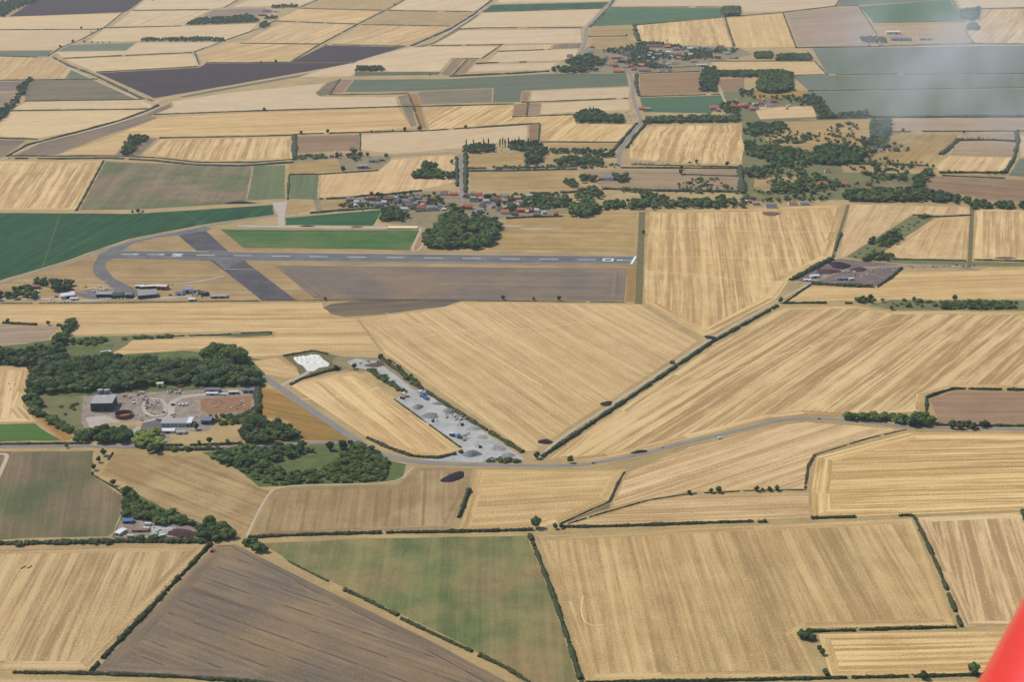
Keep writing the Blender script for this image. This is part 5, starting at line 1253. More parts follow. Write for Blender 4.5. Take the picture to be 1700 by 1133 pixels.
# aircraft on the grass
def aircraft(name, col):
    t = empty(name, 'aeroplane', 'aeroplane')
    f = MB(); rings = [(3.0,.25,1.1),(2.6,.5,1.15),(1.6,.62,1.25),(.4,.62,1.35),(-1.0,.45,1.35),(-3.2,.16,1.45)]; n = 10; V = []
    for x, r, z in rings: V += [(x, r*math.cos(2*math.pi*i/n), z+r*math.sin(2*math.pi*i/n)) for i in range(n)]
    Fc = [(k*n+i, k*n+(i+1) % n, (k+1)*n+(i+1) % n, (k+1)*n+i) for k in range(len(rings)-1) for i in range(n)]+[tuple(range(n-1, -1, -1)), tuple(range(len(V)-n, len(V)))]
    f.add(V, Fc); f.build('fuselage', col, t, True)
    w = MB(); w.add([(1.3,-5,1.15),(.2,-5,1.15),(1.5,0,1.0),(-.1,0,1.0),(1.3,5,1.15),(.2,5,1.15),(1.3,-5,1.25),(.2,-5,1.22),(1.5,0,1.2),(-.1,0,1.1),(1.3,5,1.25),(.2,5,1.22)],
                    [(0,2,3,1),(2,4,5,3),(6,7,9,8),(8,9,11,10),(0,6,8,2),(2,8,10,4),(1,3,9,7),(3,5,11,9),(0,1,7,6),(4,10,11,5)]); w.build('wing', col, t)
    w = MB(); w.add([(-2.5,-1.5,1.5),(-3.2,-1.5,1.5),(-2.5,1.5,1.5),(-3.2,1.5,1.5),(-2.5,-1.5,1.58),(-3.2,-1.5,1.58),(-2.5,1.5,1.58),(-3.2,1.5,1.58)], [(0,2,3,1),(4,5,7,6),(0,4,6,2),(1,3,7,5),(0,1,5,4),(2,6,7,3)]); w.build('tailplane', col, t)
    w = MB(); w.add([(-2.3,-.05,1.5),(-3.3,-.05,1.5),(-3.4,-.05,2.7),(-2.9,-.05,2.7),(-2.3,.05,1.5),(-3.3,.05,1.5),(-3.4,.05,2.7),(-2.9,.05,2.7)], [(0,1,2,3),(7,6,5,4),(0,3,7,4),(3,2,6,7),(2,1,5,6)]); w.build('fin', col, t)
    MB().box((.7, 0, 1.95), (1.5, .8, .45), 0, .6).build('canopy', M['glass'], t)
    MB().box((3.08, 0, 1.15), (.06, .12, 1.9)).build('propeller', bmat('dark'), t)
    for q in ((.6,-1.2), (.6,1.2), (2.3,0)):
        MB().cyl((q[0],q[1]-.1,.28), (q[0],q[1]+.1,.28), .28, None, 8).build('wheel', bmat('dark'), t)
    return remember(t)
A0 = aircraft('parked_aeroplane', CARC['white']); gp = 'white aeroplanes parked on the grass'
for i, (x, y, d, s) in enumerate([(153,480,100,1.15),(157,484.5,60,1.15),(167,476.5,40,1.1),(174,480.5,-30,1.2),(169,482.5,50,1),(140,488.5,80,.9),(174,469,90,.75),(178,488,20,.9),(112,481,30,.9)]):
    q = P(x, y); lb = 'white light aeroplane parked on the grass beside the hangar apron'
    if i == 0: o = A0; o.location = (q[0], q[1], .28); o.rotation_euler = (0, 0, R(d)); o.scale = (s,)*3; o['label'] = lb
    else: o = dup(A0, loc=(q[0], q[1], .28), rz=R(d), sc=(s,)*3, label=lb)
    o['group'] = gp
for o in [o for o in COL.objects if o.name.startswith('parked_aeroplane')]:
    if abs(o.location[0]-P(174, 469)[0]) < 1 and abs(o.location[1]-P(174, 469)[1]) < 1: o['label'] = 'small aeroplane alone on the grass by the taxiway bend'; del o['group']
    elif abs(o.location[0]-P(112, 481)[0]) < 1: o['label'] = 'white aeroplane parked by the airfield trees'; del o['group']
Y = aircraft('parked_aeroplane', CARC['yellow']); q = P(142, 477); Y.location = (q[0], q[1], .28); Y.rotation_euler = (0, 0, R(80)); Y.scale = (1.3,)*3; Y['label'] = 'yellow aeroplane parked on the grass near the airfield trees'

# sheds and garages behind the village houses, lanes and garden hedges
def shed_scatter(poly, n, where):
    q = wp(poly); x0, x1 = min(p[0] for p in q), max(p[0] for p in q); y0, y1 = min(p[1] for p in q), max(p[1] for p in q); k = 0
    while k < n:
        p = (random.uniform(x0, x1), random.uniform(y0, y1))
        if not inside(p, q) or any((p[0]-a)**2+(p[1]-b)**2 < (rr*.8)**2 for a, b, rr in OBST): 
            n -= .05; continue
        k += 1; rc = random.choice(['grey', 'brown', 'orange', 'pale', 'white', 'mauve', 'red', 'slate']); wc = random.choice(['white', 'pale', 'brick', 'tan'])
        L, W = random.uniform(6, 12), random.uniform(5, 7.5)
        o = empty('outbuilding', f'small {rc}-roofed outbuilding with {wc} walls {where}', 'outbuilding', (p[0], p[1], 0), random.choice([0, 1.57])+random.uniform(-.3, .3), f'small {rc}-roofed {wc} outbuildings {where}')
        gable_parts(o, L, W, random.uniform(2.6, 3.6), W*.35, wc, rc, False); OBST.append((p[0], p[1], L*.6))
shed_scatter('575,344 640,328 742,328 742,350 600,350', 12, 'in the west of the near village')
shed_scatter('772,330 880,328 900,356 780,352', 10, 'in the east of the near village')
shed_scatter('1005,92 1040,84 1130,80 1225,84 1222,98 1140,100 1120,117 1020,118', 20, 'in the far village')
shed_scatter('1215,168 1300,160 1330,172 1300,184 1215,186', 12, 'in the eastern hamlet')
ribbon('road', '770,335 768,345 800,350 850,362 930,360', 5, M['road'], .3)
ribbon('road', '766,320 700,338 640,345 575,347', 5, M['road'], .3)
ribbon('road', '1044,119 1060,106 1110,100 1165,104 1210,98', 6, M['road'], .3)
ribbon('road', '1208,178 1250,184 1300,176', 5, M['road'], .3)
for i_, s_ in enumerate(['600,343 602,350','632,342 634,350','660,348 662,354','712,336 728,334','800,330 806,350','826,326 828,344','848,330 850,344','872,332 874,348','888,342 930,344','690,352 730,350','1020,104 1040,104','1078,96 1080,114','1090,108 1130,106','1136,86 1138,98','1160,88 1190,86','1120,112 1160,110']):
    o_ = hedge(s_, 2.4, 2.2, 'short garden hedge between village houses'); o_['group'] = 'garden hedges'
for x_, y_, c_ in [(160,742,'white'),(470,738.5,'red'),(1100,744,'silver'),(1360,696.5,'blue'),(985,770,'red'),(1052,150,'white'),(620,261,'white'),(230,262.5,'silver')]:
    car(x_, y_, c_, f'{c_} car driving on the road '+{160:'in front of the depot trees',470:'behind the scrub wood',1100:'rising towards the right below the striped field',1360:'at the crest above the ribbed field',985:'at the bend below the diagonal track',1052:'south of the far village',620:'in front of the mill farm',230:'along the far left striped field'}[x_], None, False, {160:0,470:5,1100:14,1360:-3,985:8,1052:90,620:2,230:-3}[x_])

# ------------------------------------------------------------------ woods and single trees
W_ = wood
W_('55,616 75,604 110,600 200,600 262,602 300,606 335,604 350,606 395,606 422,622 437,640 350,642 300,640 240,643 200,650 150,652 110,655 50,655', 11, (9, 14), MIX, 'tree in the big wood behind the depot', 'trees of the wood behind the depot', 1.15)
W_('338,596 350,588 398,588 412,600 405,606 345,604', 12, (16, 19), ['broad', 'broad', 'dark'], 'tall tree in the high clump at the east end of the depot wood', 'tall trees at the east end of the depot wood', 1.1)
W_('-30,586 0,584 22,588 45,586 62,580 88,582 108,592 108,606 55,607 -30,607', 11, (8, 12), DKM, 'tree in the narrow wood at the left edge above the striped field', 'trees of the left edge wood')
W_('119,532 130,534 108,574 92,592 76,592 98,560', 10, (8, 11), DKM, 'tree in the slanting row behind the paddock', 'trees of the slanting row')
W_('107,566 170,561 178,569 150,575 108,574', 8, (3, 5), BU, 'bush on the rough bank above the green paddock', 'bushes above the green paddock')
W_('200,562 290,558 288,561 205,566', 8, (3, 5), ['bush'], 'bush along the edge of the golden stubble, left', 'bushes along the golden stubble')
W_('44,652 64,652 70,684 100,702 142,722 132,734 112,718 62,692 42,668', 9, (4, 8), BU+['broad'], 'bush on the western side of the depot', 'bushes west of the depot')
W_('64,664 136,664 134,690 100,700 72,684', 22, (2, 3.5), ['bush'], 'small bush in the rough grass left of the green warehouse', 'bushes left of the green warehouse', loose=True)
W_('126,734 140,722 165,717 198,716 217,724 214,736 180,739 130,738', 9.5, (8, 12), DKM, 'dark tree between the depot and the road', 'dark trees between the depot and the road', 1.1)
W_('226,742 232,727 252,722 272,730 272,744 245,747', 9, (8, 11), ['lime'], 'yellow-green willow-like tree at the depot gate', 'yellow-green trees at the depot gate', 1.1)
W_('246,752 266,744 272,752 258,756', 8, (8, 10), ['dark'], 'dark tree on the road below the yellow-green trees', 'dark trees below the yellow-green trees')
W_('402,722 405,696 420,688 436,696 440,708 460,704 490,716 496,732 440,737 408,736', 11, (8, 13), MIX+['copper'], 'tree in the grove between the depot and the orange-brown field', 'trees of the grove east of the depot', 1.1)
W_('348,692 398,688 398,706 360,706', 10, (3, 5), ['bush', 'bush', 'copper'], 'bush in the rough patch below the orange spoil', 'bushes below the orange spoil')
W_('276,744 425,742 425,748 276,750', 12, (3, 5), ['bush'], 'bush along the road below the depot lawn', 'roadside bushes below the depot')
W_('350,760 400,748 505,743 580,738 618,748 668,776 640,790 560,768 480,792 420,796 385,775', 15, (3, 8), ['bush', 'bush', 'broad', 'bush', 'dark', 'broad'], 'tree in the scrub wood below the road', 'trees of the scrub wood', 1.15, loose=True)
W_('350,762 400,750 505,745 580,742 618,750 668,776 664,794 600,802 436,806 400,786', 7.5, (2, 4.5), ['bush'], 'low bush in the undergrowth of the scrub wood', 'undergrowth of the scrub wood', loose=True)
W_('350,760 400,748 505,743 520,752 470,765 400,778 385,775', 11, (6, 10), MIX, 'tree in the scrub wood below the road', 'trees of the scrub wood', 1.1)
W_('430,800 480,792 560,775 640,790 668,792 600,801 440,806', 13, (3, 5), ['bush'], 'bush on the lower side of the scrub wood', 'bushes of the scrub wood', loose=True)
W_('208,818 226,826 276,852 322,868 320,874 275,872 222,862 204,862', 9, (4, 8), BU+['broad', 'dark'], 'tree in the narrow wedge of scrub above the corner compound', 'trees of the scrub wedge', 1.1)
W_('326,894 330,884 345,874 378,880 392,897 350,901', 9, (7, 11), DKM, 'tree in the clump right of the corner compound', 'trees right of the corner compound', 1.1)
W_('402,905 414,899 438,908 452,919 436,922', 9, (6, 9), DKM, 'tree in the small clump where three fields meet', 'trees where three fields meet', 1.1)
W_('0,904 345,900 345,903 0,907', 24, (3.5, 6), ['bush', 'bush', 'broad'], 'bush standing in the long hedge above the lower-left field', 'bushes in the lower-left hedge')
W_('205,898 320,895 320,900 205,901', 8, (3.5, 6), ['bush', 'dark'], 'bush in front of the corner compound', 'bushes before the corner compound')
W_('703,414 706,397 722,380 738,360 768,360 780,374 800,366 826,370 833,378 826,396 806,414', 11.5, (10, 14), MIX, 'tree in the village wood beside the runway', 'trees of the village wood', 1.1, hole='764,398 766,386 797,386 796,397')
W_('744,362 748,330 760,318 768,330 768,362', 10, (9, 12), DKM, 'tall tree by the road through the near village', 'trees by the village road', free=True)
W_('560,342 640,326 740,326 745,350 670,352 580,348', 9.5, (4, 7), ['broad', 'dark', 'bush', 'copper'], 'garden tree among the western houses of the near village', 'garden trees, west part of the near village', free=True)
W_('768,324 890,326 945,336 925,360 840,352 780,362', 9, (5, 8), ['broad', 'dark', 'bush'], 'garden tree among the eastern houses of the near village', 'garden trees, east part of the near village', free=True)
W_('632,368 640,352 655,350 664,354 662,368', 10, (9, 12), DKM, 'tree in the clump at the end of the small green field', 'trees at the end of the small green field')
W_('650,352 668,352 680,362 664,370', 12, (7, 9), ['dark', 'copper'], 'tree right of the clump by the small green field', 'trees right of the small green field clump')
W_('681,297 688,288 712,280 735,289 757,292 752,298', 11, (8, 11), ['dark', 'broad', 'copper'], 'tree in the dark copse by the straight village road', 'trees of the dark copse')
W_('702,284 722,284 722,276 704,276', 11, (13, 15), ['dark'], 'tall tree behind the dark copse', 'tall trees behind the dark copse')
W_('486,258 545,259 543,263 488,266', 11, (4, 7), ['broad', 'bush'], 'tree in the row west of the mill farm', 'trees west of the mill farm')
W_('574,262 590,252 600,258 598,268 578,268', 11, (8, 11), DKM, 'tree in the grove behind the mill farm', 'trees behind the mill farm', free=True)
W_('995,349 1002,338 1050,335 1240,334 1240,346 1120,349', 13, (6, 11), MIX+['copper'], 'tree in the continuous belt between village and striped field', 'trees of the continuous belt', loose=True)
W_('860,330 950,318 990,312 990,322 950,330 948,342 870,340', 14, (4, 9), ['broad', 'dark', 'bush', 'pale'], 'tree among the garden paddocks right of the near village', 'trees among the garden paddocks', loose=True)
W_('770,283 1030,279 1030,273 770,279', 16, (3, 7), ['broad', 'bush', 'bush'], 'bush along the lane between the two villages', 'bushes along the lane between the villages', loose=True)
W_('1130,296 1230,296 1232,322 1110,322', 18, (3, 7), ['bush', 'broad'], 'scattered bush in the mauve pasture corner', 'scattered bushes in the mauve pasture', loose=True)
W_('1235,215 1440,205 1540,270 1500,300 1300,330 1236,330', 24, (4, 9), ['broad', 'dark', 'bush'], 'scattered tree of the eastern valley pastures', 'scattered trees of the eastern valley', loose=True)
for i, x in enumerate([803, 811, 830, 834.5, 838.5, 844, 850, 855, 861.5, 877, 881.5, 886, 891]): tree(x, 244+random.uniform(-1, 2), random.uniform(19, 25), 'poplar', 'tall narrow poplar in the row above the green with the vehicles', 'row of poplars')
for x, lb in ((774, 'leftmost'), (786, 'middle'), ): tree(x, 243, 18, 'poplar', f'separate tall poplar behind the left copse, {lb}')
W_('768,254 772,243 800,240 822,244 820,252 790,256', 11, (7, 10), DKM, 'tree in the copse under the left poplars', 'trees under the left poplars')
W_('846,248 850,238 893,240 903,246 898,270 874,276 872,254', 11, (8, 12), DKM, 'tree in the copse under the right poplars', 'trees under the right poplars')
W_('895,250 960,250 1020,252 1022,262 990,262 950,256 900,258', 13, (6, 10), DKM, 'tree in the belt north of the lane', 'trees north of the lane')
W_('920,268 950,262 985,262 1005,270 1004,275 925,276', 12, (7, 11), MIX, 'tree beside the lane junction', 'trees beside the lane junction')
W_('955,204 956,190 975,187 990,186 1010,194 1034,196 1034,205', 12, (10, 13), DKM, 'tree in the copse west of the vans', 'trees of the copse west of the vans')
for x in (979, 985): tree(x, 190, 22, 'poplar', 'tall poplar rising over the copse west of the vans', 'poplars over the copse west of the vans')
W_('1068,206 1226,203 1226,198 1190,196 1130,197 1072,198', 13, (9, 13), MIX+['copper'], 'tree in the long row above the wavy striped field', 'trees above the wavy striped field', 1.1)
W_('914,120 925,108 960,96 985,88 1010,92 1006,102 1000,118 950,122', 13, (9, 13), DKM, 'tree in the wood at the west end of the far village', 'trees west of the far village', free=True)
W_('1000,84 1060,74 1130,76 1130,100 1110,118 1040,108 1010,98', 11, (6, 9.5), MIX, 'tree among the houses of the far village', 'trees in the far village', free=True)
W_('1130,80 1225,82 1222,98 1190,98 1160,98 1132,104', 12, (6, 9), MIX, 'tree among the eastern houses of the far village', 'trees in the east of the far village', free=True)
W_('1060,76 1100,75 1100,73 1062,73', 9, (8, 11), DKM, 'tree in the row behind the long tan building of the far village', 'trees behind the long tan building'); tree(1107, 72, 16, 'poplar', 'single tall dark tree at the back of the far village')
W_('1162,152 1162,125 1170,114 1186,114 1192,130 1190,154', 13, (8, 12), DKM, 'tree in the grove at the farm drive', 'trees at the farm drive')
W_('1190,128 1190,120 1250,119 1286,118 1286,128 1240,129', 12, (8, 11), DKM, 'tree in the belt east of the farm drive', 'trees of the belt east of the farm drive')
W_('1252,98 1254,88 1282,88 1282,98', 12, (8, 11), ['broad'], 'tree in the small wood above the pale strip', 'trees of the small wood above the pale strip')
W_('1288,101 1290,92 1345,92 1348,101', 12, (9, 12), ['broad', 'dark'], 'tree in the oblong wood beside the wide grey-green field', 'trees of the oblong wood')
W_('1256,152 1262,126 1290,120 1314,126 1316,150 1285,156', 13, (12, 17), ['broad', 'broad', 'dark'], 'tree in the large round wood of the eastern hamlet', 'trees of the large round wood')
W_('1200,200 1196,176 1218,168 1228,174 1226,200', 13, (8, 11), DKM, 'tree at the lane south of the far village', 'trees at the lane south of the far village', free=True)
W_('1228,150 1250,150 1250,160 1230,162', 13, (7, 10), MIX, 'tree at the left of the eastern hamlet', 'trees left of the eastern hamlet', free=True)
W_('1250,162 1345,160 1362,175 1365,194 1352,178 1290,176 1252,180', 16, (7, 10), MIX, 'tree around the eastern hamlet houses', 'trees around the eastern hamlet houses', free=True)
W_('1340,160 1356,160 1384,194 1440,186 1445,196 1360,198', 14, (8, 12), DKM, 'tree in the corner of the wide grey-green field', 'trees in the corner of the wide grey-green field')
W_('1447,232 1446,205 1478,204 1476,226 1466,236 1452,238', 12, (10, 14), ['broad', 'dark'], 'tree in the tall narrow wood between the eastern paddocks', 'trees of the tall narrow wood')
W_('1452,250 1470,226 1478,232 1470,250', 12, (8, 10), ['broad'], 'tree beside the red-roofed eastern farmhouse', 'trees beside the red-roofed eastern farmhouse', free=True)
W_('1430,246 1432,232 1446,234 1446,246', 12, (9, 11), ['dark'], 'tree left of the red-roofed eastern farmhouse', 'trees left of the red-roofed eastern farmhouse', free=True)
W_('1240,224 1240,208 1300,206 1308,214 1280,222 1256,228', 13, (8, 11), DKM, 'tree in the wood left in the rough pasture', 'trees left in the rough pasture')
W_('1284,238 1300,228 1320,232 1345,224 1345,234 1320,240', 15, (6, 9), ['broad', 'dark', 'bush'], 'tree in the loose group in the rough pasture', 'trees in the loose pasture group')
W_('1238,300 1236,236 1262,246 1300,246 1345,256 1345,276 1300,280 1260,300', 12, (8, 12), MIX, 'tree in the straggling wood of the eastern valley', 'trees of the eastern valley', free=True)
W_('1345,272 1350,250 1380,244 1420,246 1438,258 1430,270 1380,276', 12.5, (10, 13), DKM, 'tree in the big rounded wood of the eastern valley', 'trees of the big rounded wood')
W_('1320,312 1325,298 1345,290 1365,294 1400,294 1396,312 1360,318', 15, (8, 11), ['broad', 'dark'], 'tree around the orange-roofed eastern houses', 'trees around the orange-roofed eastern houses', free=True)
W_('1352,298 1354,288 1388,290 1390,298', 13, (8, 10), ['lime'], 'lime-green tree behind the orange-roofed eastern houses', 'lime-green trees behind the orange-roofed houses', free=True)
W_('1278,322 1282,306 1300,302 1330,316 1330,322', 13, (7, 12), ['broad', 'dark'], 'tree in the clump left of the orange-roofed houses', 'trees left of the orange-roofed houses')
W_('1250,322 1250,318 1276,320 1276,324', 13, (6, 8), ['broad', 'lime'], 'tree at the foot of the pale eastern meadow', 'trees at the foot of the pale eastern meadow')
W_('1235,335 1235,330 1330,326 1430,324 1430,330 1350,337 1300,337', 13, (6, 9), MIX, 'tree in the belt behind the eastern lane houses', 'trees behind the eastern lane houses', free=True)
W_('1384,292 1390,282 1500,292 1520,296 1520,303 1440,298', 15, (6, 9), ['broad', 'dark', 'bush'], 'tree along the eastern meadow hedges', 'trees along the eastern meadow hedges', free=True)
W_('1510,316 1515,300 1535,284 1548,284 1545,294 1525,316', 12, (8, 11), DKM, 'tree in the slanting belt left of the brown field', 'trees left of the brown field')
W_('1400,335 1405,320 1470,318 1540,320 1590,330 1612,336 1610,340 1540,335 1470,336', 11.5, (8, 13), DKM, 'tree in the dense belt above the eastern stubble fields', 'trees of the dense eastern belt', 1.1)
W_('1612,348 1616,336 1646,340 1646,346', 11, (9, 12), ['dark', 'broad'], 'tree at the corner where the dense belt ends', 'trees at the corner of the dense belt')
W_('1650,346 1660,338 1684,342 1682,350', 11, (8, 11), ['dark', 'broad'], 'tree in the clump right of the dense belt', 'trees right of the dense belt'); W_('1692,350 1694,341 1740,344 1740,352', 11, (9, 11), ['dark'], 'tree at the right edge beyond the stubble', 'trees at the right edge beyond the stubble')
W_('1046,345 1048,337 1100,334 1182,334 1182,346 1110,346', 12, (7, 11), MIX, 'tree in the belt behind the vertically striped field', 'trees behind the vertically striped field', 1.05)
W_('1188,346 1190,330 1203,330 1204,345', 12, (10, 13), DKM, 'tree in the taller clump of the belt behind the striped field', 'taller trees behind the striped field')
W_('1001,347 1003,338 1036,338 1036,347', 12, (8, 10), MIX, 'tree left of the belt behind the striped field', 'trees left of the striped field belt')
W_('948,361 950,346 968,338 992,340 990,358 970,362', 12, (10, 14), MIX, 'tree in the round wood right of the near village', 'trees of the round wood')
W_('955,332 960,318 985,314 1000,318 998,330 970,334', 13, (8, 11), ['broad'], 'tree in the lighter copse above the round wood', 'trees of the lighter copse')
W_('966,304 966,296 992,296 994,304', 12, (10, 13), DKM, 'tree left of the white country house', 'trees left of the white country house', free=True); W_('1020,304 1020,294 1042,294 1042,304', 12, (11, 14), DKM, 'round tree right of the white country house', 'trees right of the white country house', free=True)
W_('1032,320 1034,314 1060,315 1062,321', 12, (6, 8), ['broad'], 'low tree in the dry meadow', 'low trees in the dry meadow'); W_('1060,332 1064,318 1075,322 1110,330 1108,336', 13, (7, 9), MIX, 'tree above the striped field belt', 'trees above the striped field belt')
W_('935,306 940,300 960,304 958,312 944,312', 12, (7, 9), ['broad'], 'tree at the paddock corner', 'trees at the paddock corner')
W_('-30,28 -30,8 20,2 60,-4 62,2 20,18 8,28', 16, (9, 12), DKM, 'tree in the dark wood in the top left corner', 'trees in the top left corner')
W_('309,42 330,32 360,30 385,30 410,25 430,34 428,37 360,40', 14, (8, 12), DKM, 'tree in the wood west of the far top farm', 'trees west of the far top farm'); W_('430,48 434,36 446,28 460,30 456,38 440,48', 14, (8, 12), DKM, 'tree in the wood south of the far top farm', 'trees south of the far top farm', free=True)
W_('450,14 452,10 494,9 494,12', 14, (7, 10), DKM, 'tree in the row behind the far top farm', 'trees behind the far top farm')
W_('232,69 236,65 345,63 372,65 372,69 300,69', 14, (7, 10), ['dark', 'broad'], 'tree in the long row leading to the cream shed', 'trees leading to the cream shed')
W_('591,119 594,112 636,112 638,118', 12, (8, 11), DKM, 'tree in the oblong copse in the far pale field', 'trees of the oblong copse')
W_('202,258 208,238 216,228 230,227 246,228 246,234 232,242 216,258', 12, (8, 11), DKM, 'tree in the Y-shaped clump above the lane', 'trees of the Y-shaped clump')
W_('29,160 30,148 36,140 50,130 56,132 44,146 40,160', 13, (8, 11), DKM, 'tree in the row down the far left edge, upper part', 'far left trees, upper row'); W_('-10,205 -10,186 8,178 32,160 36,166 14,188 2,206', 14, (8, 11), DKM, 'tree in the row down the far left edge, lower part', 'far left trees, lower row')
W_('1199,28 1198,16 1226,14 1228,26', 14, (14, 18), ['broad'], 'tree in the round wood on the far ridge field', 'trees of the far round wood'); W_('1597,32 1597,20 1626,16 1622,30 1612,34', 14, (14, 18), ['broad'], 'tree in the upper of two far woods, top right', 'trees of the upper far wood'); W_('1603,50 1608,42 1620,42 1627,49', 14, (11, 14), ['broad'], 'tree in the lower of two far woods, top right', 'trees of the lower far wood')
W_('1427,66 1430,62 1452,62 1470,64 1472,72 1440,72', 14, (7, 9), ['broad', 'dark'], 'tree beside the north-eastern farmhouse', 'trees beside the north-eastern farmhouse')
W_('1457,409 1460,398 1480,386 1500,394 1496,402 1470,411', 12, (7, 11), DKM, 'tree in the round thicket of the scrub strip', 'trees of the round thicket'); W_('1443,406 1446,398 1452,398 1452,408', 9, (6, 8), ['dark'], 'tree left of the round thicket', 'trees left of the round thicket')
W_('1436,434 1436,426 1460,420 1484,427 1484,434', 10, (5, 8), DKM+['bush'], 'tree at the lower end of the scrub strip', 'trees at the lower end of the scrub strip'); W_('1520,364 1522,360 1540,358 1541,364', 9, (4, 6), ['dark', 'bush'], 'bush at the upper end of the scrub strip', 'bushes at the upper end of the scrub strip')
W_('1410,428 1500,372 1530,366 1530,372 1450,420 1420,432', 22, (2, 4), ['bush'], 'small bush in the scrub strip', 'small bushes in the scrub strip')
W_('1414,504 1416,497 1452,498 1452,505', 9, (5, 9), ['broad', 'dark', 'copper'], 'tree at the left of the eastern copse row', 'trees at the left of the eastern copse row')
W_('1455,508 1500,500 1560,502 1580,506 1560,512 1490,510', 16, (3, 6), ['bush', 'broad'], 'bush in the rough strip above the great striped field', 'bushes above the great striped field')
W_('1562,513 1566,503 1600,501 1690,503 1686,514 1620,515', 9, (4, 7), ['broad', 'bush'], 'low tree in the green strip plantation', 'trees of the green strip plantation')
W_('1405,698 1410,693 1440,692 1480,692 1536,692 1552,696 1550,712 1510,708 1470,702', 9.5, (7, 10), MIX+['copper'], 'tree in the roadside copse by the pinkish field', 'trees of the roadside copse', 1.1)
W_('1574,714 1576,707 1600,705 1638,706 1638,715', 9.5, (6, 9), DKM, 'tree in the second roadside copse by the pinkish field', 'trees of the second roadside copse')
W_('1326,1060 1330,1050 1348,1052 1352,1064 1340,1066', 6, (5, 7), ['dark'], 'tree at the kink of the small corner field hedge', 'trees at the kink of the corner field hedge', 1.1)
W_('608,616 616,612 680,652 672,658', 10, (3, 5), ['bush', 'bush', 'copper'], 'bush on the bank below the gravel yard track', 'bushes below the gravel yard track')
W_('640,603 648,598 700,640 698,650', 9, (3, 5.5), ['bush', 'dark'], 'bush on the field side of the gravel yard', 'bushes on the field side of the gravel yard')
W_('500,624 506,614 548,606 556,612 530,620', 9, (3, 5), ['bush', 'bush', 'dark'], 'bush around the chalk store', 'bushes around the chalk store', loose=True); W_('472,602 478,590 486,596 498,616 494,622', 8, (3, 4.5), ['bush', 'copper'], 'bush on the left bank of the chalk store', 'bushes left of the chalk store', loose=True)
W_('808,768 816,762 864,762 866,768 830,770', 7, (2.5, 4), ['bush'], 'shrub between the gravel yard and the road', 'shrubs between the yard and the road')
W_('610,742 620,746 650,768 640,776', 9, (4, 6), ['bush', 'copper'], 'bush beside the road bend at the scrub wood', 'bushes beside the road bend')
W_('58,476 58,468 90,467 94,472 88,478', 10, (7, 9), DKM, 'tree behind the brown-roofed airfield house', 'trees behind the brown-roofed airfield house'); W_('92,490 90,474 104,468 120,474 118,486 100,492', 9, (9, 12), DKM, 'dark tree left of the white hangar', 'dark trees left of the white hangar', free=True)
W_('-20,500 -20,482 8,474 24,472 50,480 66,490 60,498', 11, (8, 11), DKM, 'tree in the airfield wood at the left edge', 'trees of the airfield wood', free=True)
